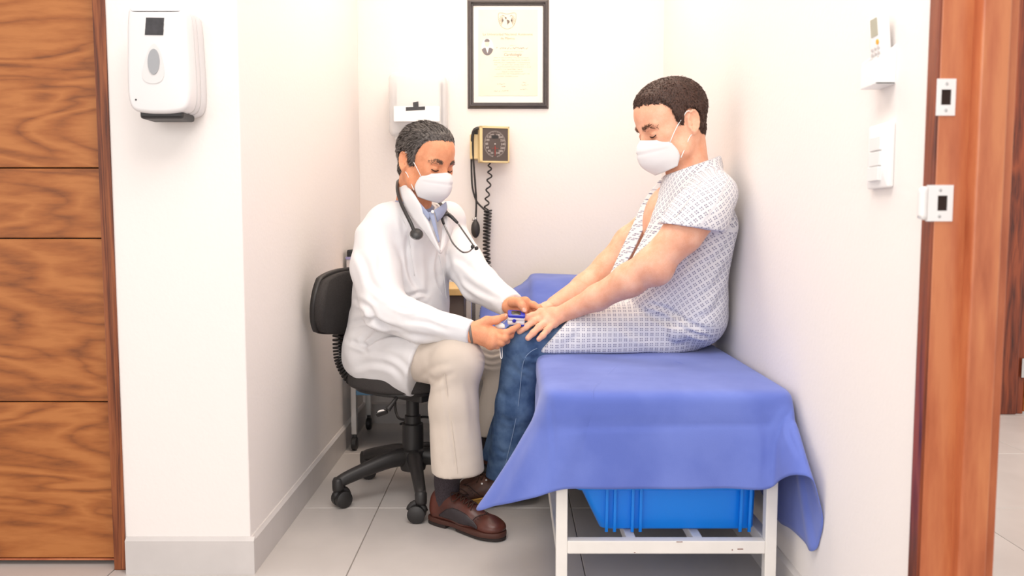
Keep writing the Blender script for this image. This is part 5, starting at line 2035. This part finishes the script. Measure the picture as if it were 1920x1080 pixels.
# far arm and hand
fa = Field((at(985, 650, 2.45)[0] - .01, 2.36, at(985, 640, 2.45)[2]), (.60, 2.68, .98), .0036)
fw_ = at(1040, 571, 2.47)
fa.chain([at(1270, 380, 2.58), at(1180, 455, 2.59), at(1140, 500, 2.58), at(1095, 538, 2.54), fw_], [.055, .048, .043, .037, .026], .02)
fing = [([at(1012 + 4 * i, 580 + 4 * i, 2.42 + .016 * i), at(1000 + 4 * i, 590 + 4 * i, 2.42 + .016 * i), at(994 + 4 * i, 600 + 3 * i, 2.42 + .016 * i), at(990 + 4 * i, 608 + 3 * i, 2.42 + .016 * i)], [.0115, .0102, .0092, .008]) for i in range(4)]
hand(fa, fw_, [.015] * 4, fing, ([at(1030, 575, 2.42), at(1015, 584, 2.41), at(1008, 592, 2.41), at(1004, 600, 2.41)], [.014, .012, .0105, .009]))
bt = Field((.22, 2.12, .46), (.648, 2.72, 1.0), .006)
pch = at(1280, 425, 2.42)
bt.cap(at(1290, 590, 2.44), pch, .088, .092, .03, w=(0, 1, 0), sw=1.5)
bt.cap(pch, pneck - (0, 0, .03), .080, .050, .05, w=(0, 1, 0), sw=1.2)
bt.chain([at(1330, 385, 2.26), pneck - (0, 0, .055), at(1285, 380, 2.57)], [.042, .042, .042], .03)
bt.ell(at(1258, 415, 2.43), (.082, .09, .11), .03)
body2 = fastobj('body', *join_np(phead, na.mesh(1), fa.mesh(1), bt.mesh(1)), M['skin2'], pat)
for (pts, rs), up in zip(fing, []):
    pass
for p, q, up in (((974, 622, 2.332), (986, 613, 2.334), (-.2, -.55, .8)), ((990, 634, 2.312), (1000, 624, 2.314), (-.2, -.65, .75)), ((1010.5, 636, 2.304), (1018, 629, 2.306), (-.1, -.75, .65))):
    a, b = at(*p), at(*q)
    u_ = unit(np.asarray(up) - unit(a - b) * np.dot(up, unit(a - b)))
    nail(a + u_ * .0078, a - b, u_, M['nail'], body2, .0062)


def flow2(P, N):
    d = np.stack([np.where(P[:, 0] > -.02, .7, -.1), 0 * P[:, 0], np.where(P[:, 2] > .09, -.1, -.8)], 1)
    d = d - N * (d * N).sum(1)[:, None]
    d /= np.linalg.norm(d, axis=1)[:, None] + 1e-9
    return d + N * .55


def pal2(P, r):
    n = len(P)
    return np.array(srgb(58, 38, 30)[:3]) * r.uniform(.5, 1.9, (n, 1)) * np.where(r.random(n) < .12, 2.0, 1.0)[:, None]


make_hair(PV, PF, lambda P: hair_region(P, .070, .030, -.012, -.066), .0055, gf, gp_, gs, pat, M['hair2'], M['hairmat'], 15000, .0085, flow2, pal2, 8, .18)
for s in (-1, 1):
    brow_strands(PV, PF, [(.088, s * .010, .009), (.087, s * .024, .0130), (.080, s * .038, .0145), (.070, s * .050, .010)], 300, .010, srgb(112, 78, 62), gf, gp_, gs, pat, M['hairmat'], 21 + s)
    lash_line(PV, PF, [(.087, s * .019, -.0135), (.0885, s * .028, -.0165), (.085, s * .038, -.0165), (.078, s * .047, -.0125)], gf, gp_, gs, pat, M['hair2'])
make_mask(gf, gp_, gs, pat, M['maskwhite'], M['strap'])

# jeans
jf = Field((-.14, 2.24, .04), (.62, 2.72, .68), .0050)
pkn, pkf = at(985, 648, 2.392), at(1003, 640, 2.55)
jf.cap(at(1255, 612, 2.42), pkn, .082, .066, .02)
jf.ell(pkn + (-.004, 0, .006), (.068, .066, .066), .012)
hem2, hem3 = at(942, 893, 2.47), at(930, 858, 2.60)
jf.chain([pkn, at(968, 760, 2.42), hem2 - (0, 0, .03)], [.064, .062, .056], .02)
jf.cap(at(1255, 605, 2.56), pkf, .08, .066, .02)
jf.chain([pkf, at(970, 750, 2.58), hem3 - (0, 0, .03)], [.064, .060, .056], .02)
P3 = [jf.ax[0][:, None, None], jf.ax[1][None, :, None], jf.ax[2][None, None, :]]
jf.D = np.maximum(jf.D, np.where(P3[1] + 0 * P3[0] < 2.535, hem2[2], hem3[2]) - P3[2])
V_, F_ = jf.mesh(1)
V_ = rumple(V_, F_, .0012, 26, 12)
V_ = folds(V_, F_, [([(985, 665), (1000, 672), (1012, 668)], 4, 2.4), ([(970, 668), (985, 690), (1005, 700)], 5, 2.2), ([(950, 680), (970, 700), (1000, 715)], 6, 1.6), ([(935, 780), (955, 790), (975, 784)], 5, 1.6), ([(930, 840), (945, 850), (960, 846)], 5, 1.8), ([(928, 720), (945, 740), (965, 745)], 7, 1.3)])
jeans = fastobj('jeans', V_, F_, M['denim'], pat)
# stitched seam along the outer leg
seam_on(V_, F_, [(1010, 652), (995, 660), (982, 672), (978, 700), (974, 750), (966, 800), (950, 860), (944, 885)], mt=M['seam'], parent=jeans)
h2 = V3(.075, 2.515, .030)
shoe('shoe', h2, V3(-.205, 2.475, 0), 0, M['shoe2'], None, M['tanwelt'], M['heel'], M['lace'], pat, welt=M['tanwelt'], eyelets=True)
h3 = V3(.115, 2.635, .010)
shoe('shoe', h3, V3(-.165, 2.60, 0), 0, M['shoe2'], None, M['tanwelt'], M['heel'], M['lace'], pat, welt=M['tanwelt'], eyelets=True)

# gown
gl, gh_ = (.04, 2.10, .47), (.648, 2.74, 1.12)
g = Field(gl, gh_, .0050)
gch = at(1288, 425, 2.42)
g.cap(at(1300, 590, 2.43), gch, .100, .108, .03, w=(0, 1, 0), sw=1.45)
g.cap(gch, at(1297, 322, 2.41), .108, .079, .05, w=(0, 1, 0), sw=1.12)
g.cap(at(1299, 298, 2.41), at(1296, 330, 2.41), .076, .080, .02)
g.cap(at(1322, 322, 2.37), at(1342, 362, 2.27), .040, .058, .04)
g.keep(at(1334, 298, 2.41), (-.33, 0, .944), .003)
g.cap(at(1225, 560, 2.43), at(1262, 500, 2.43), .080, .095, .04, w=(0, 1, 0), sw=1.4)
g.chain([at(1334, 374, 2.245), pneck - (.012, 0, .050), at(1285, 372, 2.58)], [.064, .060, .062], .03)
g.cap(at(1342, 425, 2.31), at(1306, 592, 2.37), .062, .056, .03)
g.cap(at(1316, 588, 2.36), at(1270, 618, 2.335), .050, .036, .012)
sl_ = Field(gl, gh_, .0050)
sl_.chain([at(1334, 374, 2.245), at(1312, 405, 2.225), at(1285, 445, 2.215)], [.068, .078, .084], .02)
sl_.keep(at(1296, 427, 2.22), (-.13, .0, -1), .001)
# far sleeve
sl_.cap(at(1285, 372, 2.58), at(1235, 425, 2.59), .06, .066, .02)
sl_.cap(at(1255, 470, 2.212), at(1310, 400, 2.212), .001, .001, .0)
# lap
lp = Field(gl, gh_, .0050)
lp.cap(at(1272, 608, 2.42), at(1040, 628, 2.392), .092, .074, .02)
lp.cap(at(1290, 600, 2.57), at(1050, 618, 2.55), .090, .074, .02)
lp.cap(at(1180, 610, 2.49), at(1060, 612, 2.47), .060, .050, .03)
lp.cap(at(1265, 640, 2.38), at(1000, 652, 2.358), .040, .030, .02)
lp.keep(at(1003, 664, 2.36), (-.72, .06, .69), .001)
lp.keep((0, 0, BZ + .006), (0, 0, -1), .002)
g.merge(sl_, .004)
g.merge(lp, .010)
for a, b, r in (((1250, 338), (1232, 372), .024), ((1232, 372), (1213, 410), .026), ((1213, 410), (1197, 450), .024), ((1197, 450), (1180, 490), .018)):
    pa, pb = at(*a, 2.425), at(*b, 2.425)
    g.cap(pa - (.03, 0, 0), pb - (.03, 0, 0), r, r, .006, op='-')
    g.cap(pa, pb, r, r, .006, op='-')
V_, F_ = g.mesh(1)
V_ = rumple(V_, F_, .0014, 26, 21)
V_ = folds(V_, F_, [
    ([(1310, 345), (1285, 385), (1262, 420)], 6, 1.6), ([(1340, 340), (1330, 385), (1340, 425)], 8, 1.2), ([(1260, 350), (1240, 400), (1222, 450)], 6, 1.2),
    ([(1210, 568), (1250, 580), (1290, 605), (1330, 622)], 5, 3.2), ([(1190, 575), (1240, 600), (1300, 618)], 6, 2.0), ([(1285, 620), (1310, 628), (1330, 632)], 4, 2.6),
    ([(1378, 440), (1350, 480), (1320, 500)], 8, 1.8), ([(1372, 480), (1345, 530), (1310, 560)], 8, 1.8), ([(1355, 540), (1340, 580), (1305, 600)], 7, 1.6), ([(1310, 440), (1290, 490), (1260, 520)], 8, 1.4),
    ([(1100, 600), (1080, 630), (1050, 655)], 8, 1.2), ([(1150, 590), (1180, 620), (1240, 640)], 9, 1.2), ([(1060, 662), (1140, 668), (1230, 664)], 4, 1.6),
], .0024)
gown = fastobj('hospital_gown', V_, F_, M['gown'], pat)
seam_on(V_, F_, [(1314, 338), (1290, 372), (1264, 408)], .0010, 'sleeve_seam', M['btn'], gown)
aS, bS = at(1334, 374, 2.245), at(1285, 445, 2.215)
axs = unit(bS - aS)


def gown_print(P, C, N):
    uvp = project(C)
    lap = (C[:, 2] < .66 - .25 * (C[:, 0] - .30)) & (C[:, 2] < .70) & (C[:, 0] < .60)
    slv = (C[:, 1] < 2.29) & (C[:, 2] > aS[2] - .12) & (uvp[:, 1] < 440)
    # lap: along the thigh and round it
    ang = np.arctan2(P[:, 2] - .585, -(P[:, 1] - 2.45))
    A = np.stack([P[:, 0], ang * .13 + 0 * P[:, 0]], 1)
    # body: height and arc round the trunk, print set on the slant
    a2 = np.arctan2(P[:, 1] - 2.42, -(P[:, 0] - .50))
    a2 = np.where(a2 > 0, a2 - 2 * PI, a2)
    t = np.stack([a2 * .15, P[:, 2]], 1)
    c, s = math.cos(.62), math.sin(.62)
    Bq = np.stack([t[:, 0] * c - t[:, 1] * s, t[:, 0] * s + t[:, 1] * c], 1)
    # sleeve: along and round the arm
    r = P - aS
    al = r @ axs
    e1 = unit(np.cross(axs, (0, 1, 0)))
    e2 = np.cross(axs, e1)
    an = np.arctan2(r @ e1, -(r @ e2))
    t = np.stack([an * .078, al], 1)
    c, s = math.cos(.35), math.sin(.35)
    S_ = np.stack([t[:, 0] * c - t[:, 1] * s, t[:, 0] * s + t[:, 1] * c], 1)
    out = np.where(lap[:, None], A, Bq)
    return np.where(slv[:, None], S_, out)


print_uv(gown, gown_print)


def panel(rows, name, nu=14, nv=30, th=.0025):
    o = obj(name, s_patch(rows, nu, nv, th), M['gown'], gown, smooth=True)
    print_uv(o, lambda P, C, N: np.stack([(P[:, 1] + P[:, 0]) * .8, P[:, 2] * 1.05 + .2 * P[:, 0]], 1))
    return o


panel([[at(1258, 322, 2.47), at(1235, 340, 2.49), at(1206, 379, 2.50), at(1190, 414, 2.50), at(1165, 468, 2.50), at(1142, 518, 2.49), at(1128, 538, 2.48)],
       [at(1266, 330, 2.45), at(1243, 352, 2.47), at(1216, 388, 2.475), at(1198, 422, 2.475), at(1175, 470, 2.475), at(1152, 515, 2.47), at(1131, 540, 2.47)],
       [at(1272, 338, 2.43), at(1248, 362, 2.45), at(1224, 392, 2.455), at(1206, 430, 2.455), at(1184, 476, 2.455), at(1160, 512, 2.455), at(1133, 541, 2.46)]], 'front_panel')
panel([[at(1270, 332, 2.39), at(1240, 368, 2.385), at(1222, 408, 2.38), at(1208, 440, 2.38), at(1184, 488, 2.38)],
       [at(1276, 334, 2.37), at(1250, 370, 2.355), at(1233, 410, 2.345), at(1220, 442, 2.345), at(1196, 490, 2.35)],
       [at(1284, 336, 2.36), at(1264, 372, 2.33), at(1250, 412, 2.315), at(1236, 444, 2.315), at(1212, 492, 2.33)]], 'front_panel')

# ------------------------------------------------------------ pulse oximeter
M['oxblue'] = mat('oximeter_blue', srgb(40, 52, 176), .35)
M['oxscreen'] = mat('oximeter_screen', srgb(58, 60, 50), .2)
oc = at(967.5, 597, 2.333)
ox = unit((1, .05, -.02))
oy = unit(np.cross((0, 0, 1), ox))
oz = np.cross(ox, oy)
oy, oz = oy * math.cos(.38) + oz * math.sin(.38), oz * math.cos(.38) - oy * math.sin(.38)
oxi = thing('pulse_oximeter', oc - oz * .018, 'small white and blue pulse oximeter clipped on a finger', 'oximeter')


def ob(name, a0, a1, b0, b1, c0, c1, m, bev=.003, parent=None, tilt=0.0):
    tz = unit(oz + ox * tilt)
    return obj(name, s_prism(rrect(a1 - a0, b1 - b0, min(.006, (b1 - b0) / 3), 4, (a0 + a1) / 2, (b0 + b1) / 2), oc, unit(ox - oz * tilt), oy, tz, c0, c1, bev), m, parent or oxi, angle=40)


up_ = ob('upper_shell', -.0245, .0245, -.017, .017, .0015, .0125, M['white'], .002, tilt=.05)
lo_ = ob('lower_shell', -.0245, .0245, -.017, .017, -.0125, -.0008, M['white'], .002)
cap_ = ob('top_cover', -.0250, .0250, -.0175, .0175, .0095, .0178, M['oxblue'], .002, tilt=.05)
ob('screen', -.015, .012, -.012, .012, .0172, .0184, M['oxscreen'], .0005, cap_, .05)
ob('base_cover', -.012, .0250, -.0175, .0175, -.0178, -.0122, M['oxblue'], .002)
obj('hinge_button', s_lathe([(.0056, 0), (.0056, .0018), (.004, .0026), (0, .0026)], 20, oc - ox * .006 + oz * .0012 - oy * .0168, -oy), M['oxblue'], oxi, smooth=True)
obj('lanyard', join(s_tube([oc - ox * .024, at(945, 604, 2.336), at(936, 612, 2.345), at(936, 632, 2.345), at(937.5, 655, 2.315), at(939, 671, 2.305), at(941.5, 670, 2.305), at(941.5, 655, 2.315), at(940, 640, 2.34)], .0011, 6, 40),), M['strap'], oxi, smooth=True)

obj('lanyard_tag', s_patch([[at(928, 606, 2.338), at(936, 604, 2.334), at(946, 608, 2.330)], [at(928, 612, 2.336), at(937, 612, 2.330), at(947, 614, 2.328)], [at(930, 617, 2.336), at(938, 617, 2.332), at(945, 616, 2.330)]], 8, 10, .0012), M['white'], oxi, smooth=True)

# ------------------------------------------------------------ stethoscope
M['stethblk'] = mat('stethoscope_tube', (.022, .021, .022, 1), .38)
M['gun'] = mat('gunmetal', (.22, .21, .21, 1), .25, 1.0)
ste = thing('stethoscope', at(790, 440, 2.44), 'black stethoscope hanging round the neck over the lab coat', 'stethoscope')
obj('tubing', s_tube([at(835, 392, 2.56), at(815, 372, 2.66), at(775, 344, 2.68), at(750, 338, 2.60), at(745, 352, 2.52), at(751, 378, 2.465), at(762, 402, 2.437), at(771, 420, 2.425), at(777, 435, 2.42)], .0056, 10, 60), M['stethblk'], ste, smooth=True)
cp = at(781, 439, 2.417)
chp = obj('chest_piece', join(s_lathe([(.008, -.008), (.0175, -.005), (.0185, 0), (.0185, .004), (.015, .007), (0, .008)], 26, cp, unit((.15, -.75, .55))), s_tube([cp, at(776, 432, 2.419)], .006, 8)), M['stethblk'], ste, angle=40)
obj('chest_piece_rim', s_tube([cp + .0182 * (unit((1, .2, 0)) * math.cos(a) + np.cross(unit((.15, -.75, .55)), unit((1, .2, 0))) * math.sin(a)) for a in np.linspace(0, 2 * PI, 24, endpoint=False)], .0022, 6, closed=True), M['gun'], chp, smooth=True)
obj('yoke', s_tube([at(833, 392, 2.56), at(838, 400, 2.545), at(846, 406, 2.535), at(858, 418, 2.53)], [.0055, .0062, .0058, .0045], 8, 16), M['stethblk'], ste, smooth=True)
obj('yoke_branch', s_tube([at(840, 401, 2.54), at(831, 404, 2.53), at(829, 410, 2.525), at(832, 420, 2.52)], [.005, .005, .0045, .004], 8, 14), M['stethblk'], ste, smooth=True)
obj('ear_tube', s_tube([at(858, 418, 2.53), at(872, 438, 2.535), at(886, 458, 2.54), at(889, 463, 2.54)], .0026, 8, 20), M['gun'], ste, smooth=True)
obj('ear_tube', s_tube([at(832, 420, 2.52), at(840, 437, 2.51), at(850, 457, 2.51), at(866, 472, 2.515), at(878, 472, 2.525), at(886, 466, 2.535)], .0026, 8, 30), M['gun'], ste, smooth=True)
for u, v, y in ((891, 466, 2.54), (884, 463, 2.532)):
    obj('ear_tip', s_lathe([(.003, 0), (.006, .004), (.0065, .008), (.003, .013)], 14, at(u, v, y) - (0, 0, .004), unit((.5, -.2, .6))), M['stethblk'], ste, smooth=True)
